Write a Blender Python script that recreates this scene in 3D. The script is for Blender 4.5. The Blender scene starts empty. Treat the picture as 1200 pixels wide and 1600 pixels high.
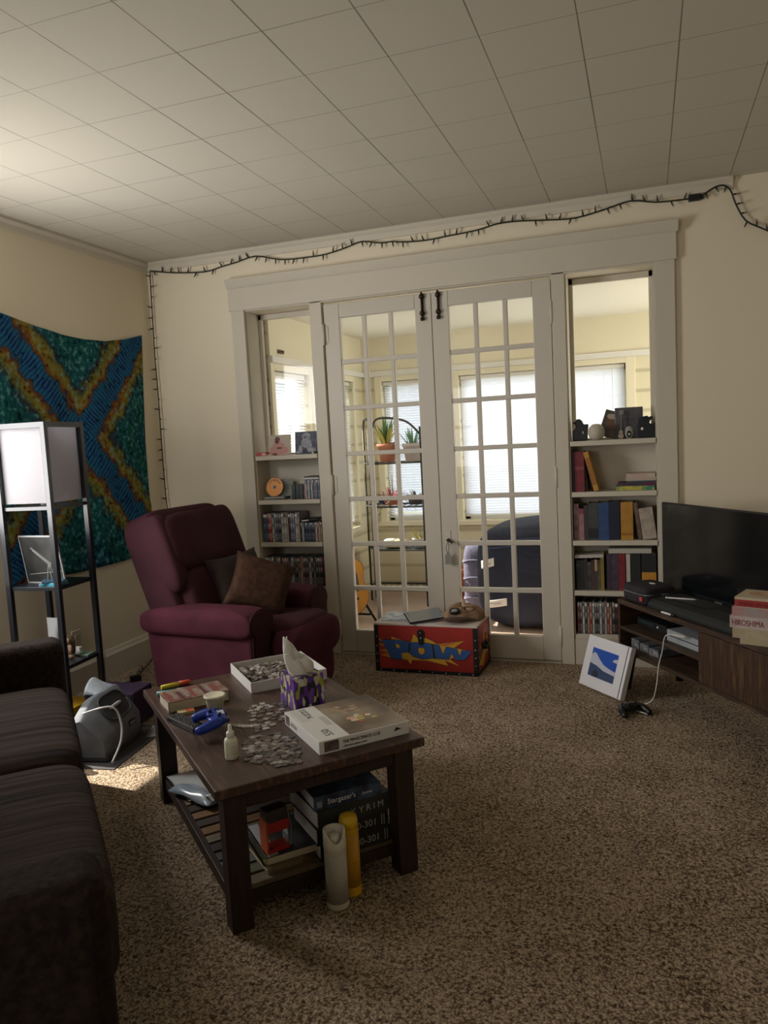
import bpy, bmesh, math, random
from mathutils import Matrix, Vector, Euler
random.seed(7)
S = bpy.context.scene
C = S.collection
PI = math.pi

# ------------------------------------------------------------------ camera
cam_d = bpy.data.cameras.new('camera'); cam = bpy.data.objects.new('camera', cam_d); C.objects.link(cam)
yaw, pitch, roll, FPX = 0.3352, -0.0944, -0.0523, 1190.2
f_ = Vector((-math.sin(yaw)*math.cos(pitch), math.cos(yaw)*math.cos(pitch), math.sin(pitch)))
r_ = Vector((math.cos(yaw), math.sin(yaw), 0)); u_ = r_.cross(f_)
rr = math.cos(roll)*r_ + math.sin(roll)*u_; uu = -math.sin(roll)*r_ + math.cos(roll)*u_
M = Matrix((rr, uu, -f_)).transposed().to_4x4(); M.translation = Vector((3.0745, -4.3604, 1.3318))
cam.matrix_world = M
cam_d.sensor_fit = 'VERTICAL'; cam_d.sensor_height = 24; cam_d.lens = FPX/1600*24; cam_d.clip_start = .02
S.camera = cam

# ------------------------------------------------------------------ light
S.view_settings.view_transform = 'Standard'; S.view_settings.look = 'None'
S.view_settings.gamma = 1; S.view_settings.use_curve_mapping = False
S.view_settings.exposure = 1.36
SUN_DIR, SUN_E = Vector((0.74, -0.06, -0.67)), 5.5
SKY_E = .34
L_LIVING, L_FRONT_FILL = 15.0, 9.5
L_SUN_FAR, L_SUN_LEFT, L_PORCH_FILL = 2.9, 4.2, 15.0
w = bpy.data.worlds.new('sky'); S.world = w; w.use_nodes = True
bg = w.node_tree.nodes['Background']; bg.inputs[0].default_value = (.80, .90, 1, 1); bg.inputs[1].default_value = SKY_E
sl = bpy.data.lights.new('sun', 'SUN'); sl.energy = SUN_E; sl.angle = .01; sl.color = (1, .93, .80)
so = bpy.data.objects.new('sun', sl); C.objects.link(so); so.rotation_euler = SUN_DIR.to_track_quat('-Z', 'Y').to_euler(); so.location = (-4, -2, 5)
def area(name, loc, direction, sx, sy, e, col=(1, .97, .93)):
    l = bpy.data.lights.new(name, 'AREA'); l.shape = 'RECTANGLE'; l.size = sx; l.size_y = sy; l.energy = e; l.color = col
    o = bpy.data.objects.new(name, l); C.objects.link(o); o.location = loc
    d = Vector(direction); o.rotation_euler = d.to_track_quat('-Z', 'Y').to_euler()
    return o
# daylight standing in each window opening; front and porch-right openings are added
area('daylight_left_window', (-.03, -2.05, 1.52), (1, .62, 0), .72, 1.1, L_LIVING, (1, .97, .95))
area('added_front_fill', (1.0, -6.18, 1.45), (0, 1, 0), 1.3, 1.1, L_FRONT_FILL, (1, .95, .88))  # added fill lamp behind the camera, brightens walls and carpet
area('daylight_porch_window_wide', (2.26, 2.34, 1.24), (0, -1, 0), 1.6, 1.5, L_SUN_FAR*1.7, (.93, .96, 1))
area('daylight_porch_window_narrow', (1.16, 2.34, 1.24), (0, -1, 0), .60, 1.5, L_SUN_FAR*.7, (.95, .98, 1))
area('added_porch_right_fill', (4.3, 1.05, 1.25), (-1, 0, 0), 1.2, 1.1, L_PORCH_FILL, (1, .97, .90))  # added fill lamp out of view, brightens the porch
area('daylight_porch_window_side', (.52, .8, 1.22), (1, 0, 0), 1.1, 1.1, L_SUN_LEFT, (1, .98, .95))

# ------------------------------------------------------------------ materials
def mat(name, col, rough=.6, metal=0, col2=None, nscale=8, ndet=3, bump=0, bscale=60, stretch=None, spec=.4, contrast=(.35, .65), emit=None, alpha_trans=None, sheen=0, coat=0, coords='Object'):
    m = bpy.data.materials.new(name); m.use_nodes = True
    N = m.node_tree.nodes; L = m.node_tree.links; b = N['Principled BSDF']
    b.inputs['Base Color'].default_value = (*col, 1); b.inputs['Roughness'].default_value = rough
    b.inputs['Metallic'].default_value = metal; b.inputs['Specular IOR Level'].default_value = spec
    if sheen: b.inputs['Sheen Weight'].default_value = sheen
    if coat: b.inputs['Coat Weight'].default_value = coat
    if col2 is not None or bump:
        tc = N.new('ShaderNodeTexCoord'); mp = N.new('ShaderNodeMapping'); L.new(tc.outputs[coords], mp.inputs[0])
        if stretch: mp.inputs['Scale'].default_value = stretch
        if col2 is not None:
            n = N.new('ShaderNodeTexNoise'); n.inputs['Scale'].default_value = nscale; n.inputs['Detail'].default_value = ndet
            L.new(mp.outputs[0], n.inputs['Vector'])
            r = N.new('ShaderNodeValToRGB'); r.color_ramp.elements[0].position, r.color_ramp.elements[1].position = contrast
            cols = [col] + (list(col2) if isinstance(col2[0], (tuple, list)) else [col2])
            r.color_ramp.elements[0].color = (*cols[0], 1); r.color_ramp.elements[1].color = (*cols[-1], 1)
            for i, c in enumerate(cols[1:-1], 1):
                e = r.color_ramp.elements.new(contrast[0]+(contrast[1]-contrast[0])*i/(len(cols)-1)); e.color = (*c, 1)
            L.new(n.outputs[0], r.inputs[0]); L.new(r.outputs[0], b.inputs['Base Color'])
        if bump:
            n2 = N.new('ShaderNodeTexNoise'); n2.inputs['Scale'].default_value = bscale; n2.inputs['Detail'].default_value = 4
            L.new(mp.outputs[0], n2.inputs['Vector'])
            bp = N.new('ShaderNodeBump'); bp.inputs['Strength'].default_value = bump; bp.inputs['Distance'].default_value = .01
            L.new(n2.outputs[0], bp.inputs['Height']); L.new(bp.outputs[0], b.inputs['Normal'])
    return m
def glass_mat(name, refl=.05, tint=(1, 1, 1)):
    m = bpy.data.materials.new(name); m.use_nodes = True; N = m.node_tree.nodes; L = m.node_tree.links
    N.remove(N['Principled BSDF']); out = N['Material Output']
    t = N.new('ShaderNodeBsdfTransparent'); t.inputs[0].default_value = (*tint, 1)
    g = N.new('ShaderNodeBsdfGlossy'); g.inputs['Roughness'].default_value = .02
    mx = N.new('ShaderNodeMixShader'); lw = N.new('ShaderNodeLayerWeight'); lw.inputs[0].default_value = .15
    mm = N.new('ShaderNodeMath'); mm.operation = 'MULTIPLY_ADD'; mm.inputs[1].default_value = .5; mm.inputs[2].default_value = refl
    L.new(lw.outputs['Fresnel'], mm.inputs[0]); mm.inputs[1].default_value = .4; mm.inputs[2].default_value = refl*.3
    L.new(mm.outputs[0], mx.inputs[0]); L.new(t.outputs[0], mx.inputs[1]); L.new(g.outputs[0], mx.inputs[2]); L.new(mx.outputs[0], out.inputs[0])
    return m
def translucent_mat(name, col, frac=.5):
    m = bpy.data.materials.new(name); m.use_nodes = True; N = m.node_tree.nodes; L = m.node_tree.links
    N.remove(N['Principled BSDF']); out = N['Material Output']
    t = N.new('ShaderNodeBsdfTranslucent'); t.inputs[0].default_value = (*col, 1)
    d = N.new('ShaderNodeBsdfDiffuse'); d.inputs[0].default_value = (*col, 1)
    mx = N.new('ShaderNodeMixShader'); mx.inputs[0].default_value = frac
    L.new(d.outputs[0], mx.inputs[1]); L.new(t.outputs[0], mx.inputs[2]); L.new(mx.outputs[0], out.inputs[0])
    return m
def stripe_mat(name, base, alt, axis, scale, rough=.6, thr=.5, distort=0, bump=0):
    """bands along one object axis (printed lines, page edges, ribs)"""
    m = mat(name, base, rough); N = m.node_tree.nodes; L = m.node_tree.links; b = N['Principled BSDF']
    tc = N.new('ShaderNodeTexCoord'); wv = N.new('ShaderNodeTexWave'); wv.bands_direction = axis; wv.inputs['Scale'].default_value = scale
    wv.inputs['Distortion'].default_value = distort; wv.inputs['Detail'].default_value = 2
    L.new(tc.outputs['Object'], wv.inputs[0])
    r = N.new('ShaderNodeValToRGB'); r.color_ramp.elements[0].position = thr-.1; r.color_ramp.elements[1].position = thr+.1
    r.color_ramp.elements[0].color = (*base, 1); r.color_ramp.elements[1].color = (*alt, 1)
    L.new(wv.outputs[1], r.inputs[0]); L.new(r.outputs[0], b.inputs['Base Color'])
    if bump:
        bp = N.new('ShaderNodeBump'); bp.inputs['Strength'].default_value = bump; bp.inputs['Distance'].default_value = .01
        L.new(wv.outputs[1], bp.inputs['Height']); L.new(bp.outputs[0], b.inputs['Normal'])
    return m

# ------------------------------------------------------------------ mesh builder
class MB:
    def __init__(s): s.v = []; s.f = []; s.m = []; s.sm = []
    def add(s, vs, fs, m=0, smooth=False):
        o = len(s.v); s.v += [tuple(v) for v in vs]
        for f in fs: s.f.append([i+o for i in f]); s.m.append(m); s.sm.append(smooth)
        return s
    def box(s, x0, y0, z0, x1, y1, z1, m=0):
        vs = [(x, y, z) for z in (z0, z1) for y in (y0, y1) for x in (x0, x1)]
        return s.add(vs, [(0, 2, 3, 1), (4, 5, 7, 6), (0, 1, 5, 4), (2, 6, 7, 3), (0, 4, 6, 2), (1, 3, 7, 5)], m)
    def obox(s, c, half, rot, m=0):
        R = rot if isinstance(rot, Matrix) else Euler(rot).to_matrix(); c = Vector(c)
        vs = [c + R @ Vector((x*half[0], y*half[1], z*half[2])) for z in (-1, 1) for y in (-1, 1) for x in (-1, 1)]
        return s.add(vs, [(0, 2, 3, 1), (4, 5, 7, 6), (0, 1, 5, 4), (2, 6, 7, 3), (0, 4, 6, 2), (1, 3, 7, 5)], m)
    def bar(s, a, b, w, d=None, m=0):
        a, b = Vector(a), Vector(b); t = (b-a); l = t.length; q = t.to_track_quat('Z', 'Y').to_matrix()
        return s.obox((a+b)/2, (w/2, (d or w)/2, l/2), q, m)
    def tube(s, pts, r, n=8, m=0, cap=True, smooth=True):
        pts = [Vector(p) for p in pts]; rs = r if isinstance(r, (list, tuple)) else [r]*len(pts)
        vs = []; fs = []; up = None
        for i, p in enumerate(pts):
            t = (pts[min(i+1, len(pts)-1)] - pts[max(i-1, 0)]).normalized()
            if up is None: up = Vector((0, 0, 1)) if abs(t.z) < .9 else Vector((1, 0, 0))
            a = t.cross(up);
            if a.length < 1e-4: a = t.cross(Vector((0, 1, 0)))
            a.normalize(); b = a.cross(t).normalized(); up = b
            for k in range(n):
                an = 2*PI*k/n; vs.append(p + rs[i]*(math.cos(an)*a + math.sin(an)*b))
        for i in range(len(pts)-1):
            for k in range(n): fs.append((i*n+k, i*n+(k+1) % n, (i+1)*n+(k+1) % n, (i+1)*n+k))
        s.add(vs, fs, m, smooth)
        if cap:
            o = len(s.v)-len(vs)
            s.f += [[o+k for k in range(n)][::-1], [o+(len(pts)-1)*n+k for k in range(n)]]; s.m += [m, m]; s.sm += [False, False]
        return s
    def lathe(s, prof, n=24, c=(0, 0, 0), m=0, sx=1, sy=1, smooth=True):
        vs = []; fs = []; k = len(prof)
        for j in range(n):
            a = 2*PI*j/n
            for r, z in prof: vs.append((c[0]+sx*r*math.cos(a), c[1]+sy*r*math.sin(a), c[2]+z))
        for j in range(n):
            for i in range(k-1):
                a, b = j*k+i, ((j+1) % n)*k+i; fs.append((a, b, b+1, a+1))
        s.add(vs, fs, m, smooth); o = len(s.v)-len(vs)
        for i in (0, k-1):
            if prof[i][0] > 1e-5:
                f = [o+j*k+i for j in range(n)]; s.f.append(f[::-1] if i == 0 else f); s.m.append(m); s.sm.append(False)
        return s
    def prism(s, poly, O, U, V, t, m=0):
        """polygon (u,v) in plane O,U,V pushed out by vector U x V * t"""
        O, U, V = Vector(O), Vector(U), Vector(V); W = U.cross(V).normalized()*t
        a = sum(poly[i][0]*poly[(i+1) % len(poly)][1]-poly[(i+1) % len(poly)][0]*poly[i][1] for i in range(len(poly)))
        if a < 0: poly = poly[::-1]
        n = len(poly); A = [O+U*p[0]+V*p[1] for p in poly]
        fs = [list(range(n))[::-1], [n+i for i in range(n)]] + [(i, (i+1) % n, n+(i+1) % n, n+i) for i in range(n)]
        if t < 0: fs = [list(f)[::-1] for f in fs]
        return s.add(A+[p+W for p in A], fs, m)
    def sup(s, c, h, e1=.4, e2=.4, nu=32, nv=18, m=0, rot=None):
        """rounded box: superellipsoid, half sizes h"""
        R = Euler(rot).to_matrix() if rot is not None else None; c = Vector(c)
        sg = lambda x, e: math.copysign(abs(x)**e, x)
        vs = []; fs = []
        for j in range(nv+1):
            ph = -PI/2+PI*j/nv
            for i in range(nu):
                th = 2*PI*i/nu
                p = Vector((h[0]*sg(math.cos(ph), e1)*sg(math.cos(th), e2), h[1]*sg(math.cos(ph), e1)*sg(math.sin(th), e2), h[2]*sg(math.sin(ph), e1)))
                vs.append(c + (R @ p if R else p))
        for j in range(nv):
            for i in range(nu): fs.append((j*nu+i, j*nu+(i+1) % nu, (j+1)*nu+(i+1) % nu, (j+1)*nu+i))
        return s.add(vs, fs, m, True)
    def sheet(s, fn, nu, nv, m=0, smooth=True):
        vs = [fn(i/nu, j/nv) for j in range(nv+1) for i in range(nu+1)]
        fs = [(j*(nu+1)+i, j*(nu+1)+i+1, (j+1)*(nu+1)+i+1, (j+1)*(nu+1)+i) for j in range(nv) for i in range(nu)]
        return s.add(vs, fs, m, smooth)
    def mesh(s, name, mats):
        me = bpy.data.meshes.new(name); me.from_pydata(s.v, [], s.f)
        for mm in (mats if isinstance(mats, (list, tuple)) else [mats]): me.materials.append(mm)
        me.polygons.foreach_set('material_index', s.m); me.polygons.foreach_set('use_smooth', s.sm); me.update()
        return me
    def build(s, name, mats, parent=None, loc=(0, 0, 0), rot=(0, 0, 0), bevel=0, bseg=2, sub=0, solid=0, label=None):
        o = bpy.data.objects.new(name, s.mesh(name, mats)); C.objects.link(o); o.location = loc; o.rotation_euler = rot
        if parent: o.parent = parent
        if solid: k = o.modifiers.new('solid', 'SOLIDIFY'); k.thickness = solid; k.offset = 0
        if bevel: k = o.modifiers.new('bevel', 'BEVEL'); k.width = bevel; k.segments = bseg; k.limit_method = 'ANGLE'; k.angle_limit = .6
        if sub: k = o.modifiers.new('sub', 'SUBSURF'); k.levels = k.render_levels = sub
        if label: o['label'] = label
        return o
def tag(o, label, cat, group=None, kind=None):
    o['label'] = label; o['category'] = cat
    if group: o['group'] = group
    if kind: o['kind'] = kind
    return o
def thing(name, label, cat, loc=(0, 0, 0), rz=0, group=None, rot=None):
    o = bpy.data.objects.new(name, None); C.objects.link(o); o.location = loc; o.rotation_euler = rot or (0, 0, rz); o.empty_display_size = .05
    return tag(o, label, cat, group)
def struct(o): o['kind'] = 'structure'; return o
def text(name, body, size, O, U, V, m, parent=None, depth=.0004, align='LEFT', sx=1):
    """lettering lying in the plane U (reading direction), V (up), starting at O"""
    cu = bpy.data.curves.new(name, 'FONT'); cu.body = body; cu.size = size; cu.extrude = depth; cu.align_x = align; cu.resolution_u = 3
    t = bpy.data.objects.new(name, cu); C.objects.link(t)
    dg = bpy.context.evaluated_depsgraph_get(); me = bpy.data.meshes.new_from_object(t.evaluated_get(dg)); bpy.data.objects.remove(t)
    me.materials.clear(); me.materials.append(m)
    o = bpy.data.objects.new(name, me); C.objects.link(o)
    U, V = Vector(U).normalized(), Vector(V).normalized(); W = U.cross(V)
    mx = Matrix((U*sx, V, W)).transposed().to_4x4(); mx.translation = Vector(O); me.transform(mx)
    if parent: o.parent = parent
    return o
def ell(cx, cy, rx, ry, n=16, a0=0, a1=2*PI):
    return [(cx+rx*math.cos(a0+(a1-a0)*i/n), cy+ry*math.sin(a0+(a1-a0)*i/n)) for i in range(n if a1-a0 > 6.2 else n+1)]
def smoothpath(pts, k=4):
    P = [Vector(p) for p in pts]; out = []
    for i in range(len(P)-1):
        p0, p1, p2, p3 = P[max(i-1, 0)], P[i], P[i+1], P[min(i+2, len(P)-1)]
        for j in range(k):
            t = j/k; out.append(.5*((2*p1)+(p2-p0)*t+(2*p0-5*p1+4*p2-p3)*t*t+(3*p1-p0-3*p2+p3)*t**3))
    return out+[P[-1]]
ORD = ['first', 'second', 'third', 'fourth', 'fifth', 'sixth', 'seventh', 'eighth', 'ninth', 'tenth', 'eleventh', 'twelfth', 'thirteenth', 'fourteenth', 'fifteenth', 'sixteenth', 'seventeenth', 'eighteenth', 'nineteenth', 'twentieth', 'twenty-first', 'twenty-second', 'twenty-third', 'twenty-fourth', 'twenty-fifth', 'twenty-sixth', 'twenty-seventh', 'twenty-eighth']

M_WALL = mat('wall_paint', (.77, .69, .535), .75, bump=.05, bscale=40)
M_TRIM = mat('trim_paint', (.59, .54, .445), .5, bump=.03, bscale=25)
M_WHITE = mat('white_paint', (.72, .70, .64), .5)
M_BLACK = mat('black_plastic', (.012, .012, .014), .45)
M_BLACKM = mat('black_metal', (.015, .017, .022), .4, .3)
M_STEEL = mat('steel', (.55, .55, .55), .3, 1)
M_PAPER = stripe_mat('page_edges', (.62, .55, .42), (.45, .39, .29), 'Z', 120, .8)
M_PAPERW = mat('white_paper', (.75, .73, .70), .7)
M_GLASS = glass_mat('pane_glass')
M_BRASS = mat('old_iron', (.045, .035, .025), .45, .8)
M_INK = mat('black_ink', (.02, .02, .02), .6)
# ------------------------------------------------------------------ the room shell
H = 2.559; RW = 4.6; FR = -6.1
def carpet():
    m = bpy.data.materials.new('carpet'); m.use_nodes = True; N = m.node_tree.nodes; L = m.node_tree.links; b = N['Principled BSDF']
    b.inputs['Roughness'].default_value = 1; b.inputs['Specular IOR Level'].default_value = .03
    tc = N.new('ShaderNodeTexCoord')
    def noise(sc, det, ro=.5):
        n = N.new('ShaderNodeTexNoise'); n.inputs['Scale'].default_value = sc; n.inputs['Detail'].default_value = det; n.inputs['Roughness'].default_value = ro; L.new(tc.outputs['Object'], n.inputs['Vector']); return n.outputs[0]
    def madd(a, k, c):
        n = N.new('ShaderNodeMath'); n.operation = 'MULTIPLY_ADD'; n.inputs[1].default_value = k; L.new(a, n.inputs[0])
        if isinstance(c, (int, float)): n.inputs[2].default_value = c
        else: L.new(c, n.inputs[2])
        return n.outputs[0]
    v = N.new('ShaderNodeTexVoronoi'); v.feature = 'SMOOTH_F1'; v.inputs['Scale'].default_value = 150; v.inputs['Smoothness'].default_value = .4; L.new(tc.outputs['Object'], v.inputs['Vector'])
    tuft = madd(v.outputs['Distance'], -.35, .35)
    h = madd(noise(75, 2), .55, madd(noise(190, 3, .6), .45, tuft)); c = madd(noise(3.0, 3), .16, madd(noise(14, 2), .14, h))
    r = N.new('ShaderNodeValToRGB'); cr = r.color_ramp; cr.elements[0].position = .56; cr.elements[0].color = (.045, .030, .021, 1)
    cr.elements[1].position = 1.0; cr.elements[1].color = (.62, .49, .36, 1)
    e = cr.elements.new(.72); e.color = (.16, .112, .077, 1); e = cr.elements.new(.84); e.color = (.375, .288, .205, 1)
    L.new(c, r.inputs[0]); L.new(r.outputs[0], b.inputs['Base Color'])
    bp = N.new('ShaderNodeBump'); bp.inputs['Strength'].default_value = 1; bp.inputs['Distance'].default_value = .014
    L.new(h, bp.inputs['Height']); L.new(bp.outputs[0], b.inputs['Normal'])
    return m
struct(MB().box(-.2, FR-.2, -.05, RW+.2, .0, 0).build('floor', carpet()))

def ceiling_mat():
    m = mat('ceiling_tile', (.58, .545, .465), .8); N = m.node_tree.nodes; L = m.node_tree.links; b = N['Principled BSDF']
    tc = N.new('ShaderNodeTexCoord'); sp = N.new('ShaderNodeSeparateXYZ'); L.new(tc.outputs['Object'], sp.inputs[0])
    nz = N.new('ShaderNodeTexNoise'); nz.inputs['Scale'].default_value = 1.7; L.new(tc.outputs['Object'], nz.inputs['Vector'])
    def groove(out, off, pitch, wd):
        a = N.new('ShaderNodeMath'); a.operation = 'SUBTRACT'; a.inputs[1].default_value = off; L.new(out, a.inputs[0])
        p = N.new('ShaderNodeMath'); p.operation = 'PINGPONG'; p.inputs[1].default_value = pitch/2; L.new(a.outputs[0], p.inputs[0])
        w_ = N.new('ShaderNodeMath'); w_.operation = 'MULTIPLY'; w_.inputs[1].default_value = wd*2; L.new(nz.outputs[0], w_.inputs[0])
        c = N.new('ShaderNodeMath'); c.operation = 'LESS_THAN'; L.new(p.outputs[0], c.inputs[0]); L.new(w_.outputs[0], c.inputs[1])
        return c.outputs[0]
    gx = groove(sp.outputs[0], 1.7196, .2956, .0019); gy = groove(sp.outputs[1], -1.893, .3035, .0012)
    mx = N.new('ShaderNodeMath'); mx.operation = 'MAXIMUM'; L.new(gx, mx.inputs[0]); L.new(gy, mx.inputs[1])
    mc = N.new('ShaderNodeMix'); mc.data_type = 'RGBA'; mc.inputs[6].default_value = (.58, .545, .465, 1); mc.inputs[7].default_value = (.22, .195, .155, 1)
    L.new(mx.outputs[0], mc.inputs[0]); L.new(mc.outputs[2], b.inputs['Base Color'])
    bp = N.new('ShaderNodeBump'); bp.invert = True; bp.inputs['Strength'].default_value = .5; bp.inputs['Distance'].default_value = .004
    L.new(mx.outputs[0], bp.inputs['Height']); L.new(bp.outputs[0], b.inputs['Normal'])
    return m
struct(MB().box(-.2, FR-.2, H, RW+.2, .2, H+.1).build('ceiling', ceiling_mat()))
# left wall with its window (behind the sofa), front wall with an added fill window, right wall
LW0, LW1, LWZ0, LWZ1 = -2.75, -1.60, .70, 2.12
b = MB(); b.box(-.2, FR-.2, 0, 0, LW0, H); b.box(-.2, LW1, 0, 0, .2, H); b.box(-.2, LW0, 0, 0, LW1, LWZ0); b.box(-.2, LW0, LWZ1, 0, LW1, H)
struct(b.build('wall_left', M_WALL))
struct(MB().box(-1.42, -3.4, 2.30, -.2, -1.1, 2.36).build('added_sun_eave', M_WHITE))  # added unseen eave, blocks the sun down to a thin floor patch
b = MB(); b.box(0, FR-.2, 0, .3, FR, H); b.box(1.7, FR-.2, 0, RW, FR, H); b.box(.3, FR-.2, 0, 1.7, FR, .85); b.box(.3, FR-.2, 2.05, 1.7, FR, H)
struct(b.build('wall_front', M_WALL))
struct(MB().box(RW, FR-.2, 0, RW+.2, .2, H).build('wall_right', M_WALL))
def sash(name, x0, x1, z0, z1, mid=True, t=.05):
    f = MB(); f.box(x0, -t/2, z0, x1, t/2, z0+.05); f.box(x0, -t/2, z1-.05, x1, t/2, z1); f.box(x0, -t/2, z0, x0+.045, t/2, z1); f.box(x1-.045, -t/2, z0, x1, t/2, z1)
    if mid: f.box(x0, -t/2, (z0+z1)/2-.02, x1, t/2, (z0+z1)/2+.02)
    o = struct(f.build(name, M_WHITE, bevel=.004)); MB().box(x0+.04, -.003, z0+.04, x1-.04, .003, z1-.04).build('window_pane', M_GLASS, o)
    return o
o = sash('window_1', LW0, LW1, LWZ0, LWZ1); o.location = (-.12, 0, 0); o.rotation_euler = (0, 0, PI/2)
o = sash('window_2', .3, 1.7, .85, 2.05); o.location = (0, FR-.1, 0)  # added window behind the camera, goes with the front fill lamp
# wall with the French doors and the two built-in bookcases
DX0, DX1, DZ = 1.232, 2.590, 2.172
LB0, LB1, RB0, RB1, OZ = .701, 1.147, 2.666, 3.128, 2.177
b = MB()
b.box(0, 0, 0, LB0, .2, H); b.box(RB1, 0, 0, RW, .2, H); b.box(LB0, 0, OZ, RB1, .2, H)
b.box(LB1, 0, 0, DX0-.004, .2, OZ); b.box(DX1+.004, 0, 0, RB0, .2, OZ)
struct(b.build('wall_back', M_WALL))
T = -.022
b = MB(); b.box(.611, T, 0, LB0, 0, 2.19); b.box(RB1, T, 0, 3.229, 0, 2.19)
b.box(LB1, T+.006, 0, DX0-.006, 0, 2.19); b.box(DX1+.006, T+.006, 0, RB0, 0, 2.19); b.box(LB0, T+.006, OZ+.001, RB1, 0, 2.19)
struct(b.build('trim_1', M_TRIM, bevel=.003))
b = MB(); b.box(.600, T-.008, 2.185, 3.238, 0, 2.325)
b.prism([(0, 0), (-.034, 0), (-.042, .012), (-.060, .045), (-.060, .055), (0, .055)], (.598, 0, 2.322), (0, 1, 0), (0, 0, 1), 2.65)
struct(b.build('trim_2', M_TRIM, bevel=.002))
# cornices, baseboards
b = MB(); b.prism([(0, 0), (-.012, 0), (-.016, .03), (-.030, .045), (-.030, .06), (0, .06)], (0, 0, H-.06), (0, 1, 0), (0, 0, 1), 3.51)
struct(b.build('trim_3', M_TRIM, bevel=.002))
b = MB(); b.prism([(0, 0), (.012, 0), (.016, .03), (.030, .045), (.030, .06), (0, .06)], (0, 0, H-.06), (1, 0, 0), (0, 0, 1), 6.1)
struct(b.build('trim_4', M_TRIM, bevel=.002))
b = MB(); b.prism([(0, 0), (.022, 0), (.022, .135), (.014, .150), (.008, .168), (0, .168)], (0, 0, 0), (1, 0, 0), (0, 0, 1), 6.1)
struct(b.build('baseboard_left', M_TRIM, bevel=.002))
b = MB(); b.box(.03, -.022, 0, .611, 0, .165); struct(b.build('baseboard_back', M_TRIM, bevel=.004))
b = MB(); b.box(3.229, -.022, 0, RW, 0, .165); struct(b.build('baseboard_back.001', M_TRIM, bevel=.004))
b = MB(); b.box(DX0, -.01, .0, DX1, .2, .010); struct(b.build('trim_5', mat('threshold', (.5, .45, .36), .5)))

# ------------------------------------------------------------------ French doors
M_DOOR = mat('door_paint', (.57, .525, .45), .42, bump=.03, bscale=18)
def french_door(name, x0, x1, px0, px1, hinge_left):
    pz0, pz1, mt = .154, 2.080, .027
    f = MB(); y0, y1 = 0.0, .042; z0, z1 = .014, DZ-.006
    f.box(x0, y0, z0, px0, y1, z1); f.box(px1, y0, z0, x1, y1, z1); f.box(px0, y0, z0, px1, y1, pz0); f.box(px0, y0, pz1, px1, y1, z1)
    pw = (px1-px0-2*mt)/3; ph = (pz1-pz0-6*mt)/7
    for i in (1, 2): a = px0+i*pw+(i-1)*mt; f.box(a, y0+.0075, pz0-.003, a+mt, y1-.0075, pz1+.003)
    for k in range(1, 7): a = pz0+k*ph+(k-1)*mt; f.box(px0-.003, y0+.006, a, px1+.003, y1-.006, a+mt)
    o = struct(f.build(name, M_DOOR, bevel=.004))
    MB().box(px0-.002, .019, pz0-.002, px1+.002, .022, pz1+.002).build('glazing', M_GLASS, o)
    hx = x0-.002 if hinge_left else x1+.002
    for z in (1.985, 1.07, .16):
        h = MB(); h.tube([(hx, -.012, z-.055), (hx, -.012, z+.055)], .009, 10); h.lathe([(0, -.066), (.006, -.06), (.009, -.055), (.009, .055), (.006, .06), (0, .066)], 10, (hx, -.012, z))
        h.box(hx-.028, -.004, z-.05, hx+.028, .002, z+.05); h.build('hinge', M_DOOR, o, label='painted butt hinge')
    bx = x1-.052 if hinge_left else x0+.042
    k = MB(); k.box(bx-.007, -.006, 2.02, bx+.007, 0, 2.165); k.tube([(bx, -.014, 2.04), (bx, -.014, 2.17)], .006, 8)
    for z in (2.145, 2.05):
        k.lathe([(0, -.016), (.012, -.012), (.017, 0), (.012, .012), (0, .016)], 12, (bx, -.010, z))
    k.lathe([(0, -.014), (.011, -.008), (.012, 0), (.008, .01), (0, .012)], 12, (bx, -.016, 2.018)); k.build('surface_bolt', M_BRASS, o, label='dark iron slide bolt at top of door')
    return o
d1 = french_door('door_1', DX0, 1.909, 1.332, 1.810, True)
d2 = french_door('door_2', 1.912, DX1, 2.010, 2.489, False)
k = MB(); k.tube([(1.955, -.002, .722), (1.955, -.03, .722)], .009, 10); k.bar((1.952, -.032, .722), (1.985, -.032, .708), .012, .010)
k.build('lock_knob', M_BRASS, d2, label='dark lever on lock')
MB().box(1.940, -.004, .69, 1.968, 0, .775).build('lock_plate', M_DOOR, d2, bevel=.002)
t = thing('door_key', 'key on a loop with grey paper tag hanging from the French door lock', 'key', (1.957, -.034, .70))
k = MB(); k.tube(smoothpath([(0, -.002, .012), (-.012, -.002, -.02), (-.004, -.002, -.055), (.004, -.002, -.02), (0, -.002, .012)]), .0016, 6); k.build('cord_loop', M_BLACK, t)
MB().prism([(-.022, -.12), (.014, -.12), (.016, -.07), (.005, -.05), (-.006, -.05), (-.022, -.07)], (0, .0, 0), (1, 0, 0), (0, 0, 1), .003).build('paper_tag', mat('grey_tag', (.25, .25, .22), .7), t)

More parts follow.
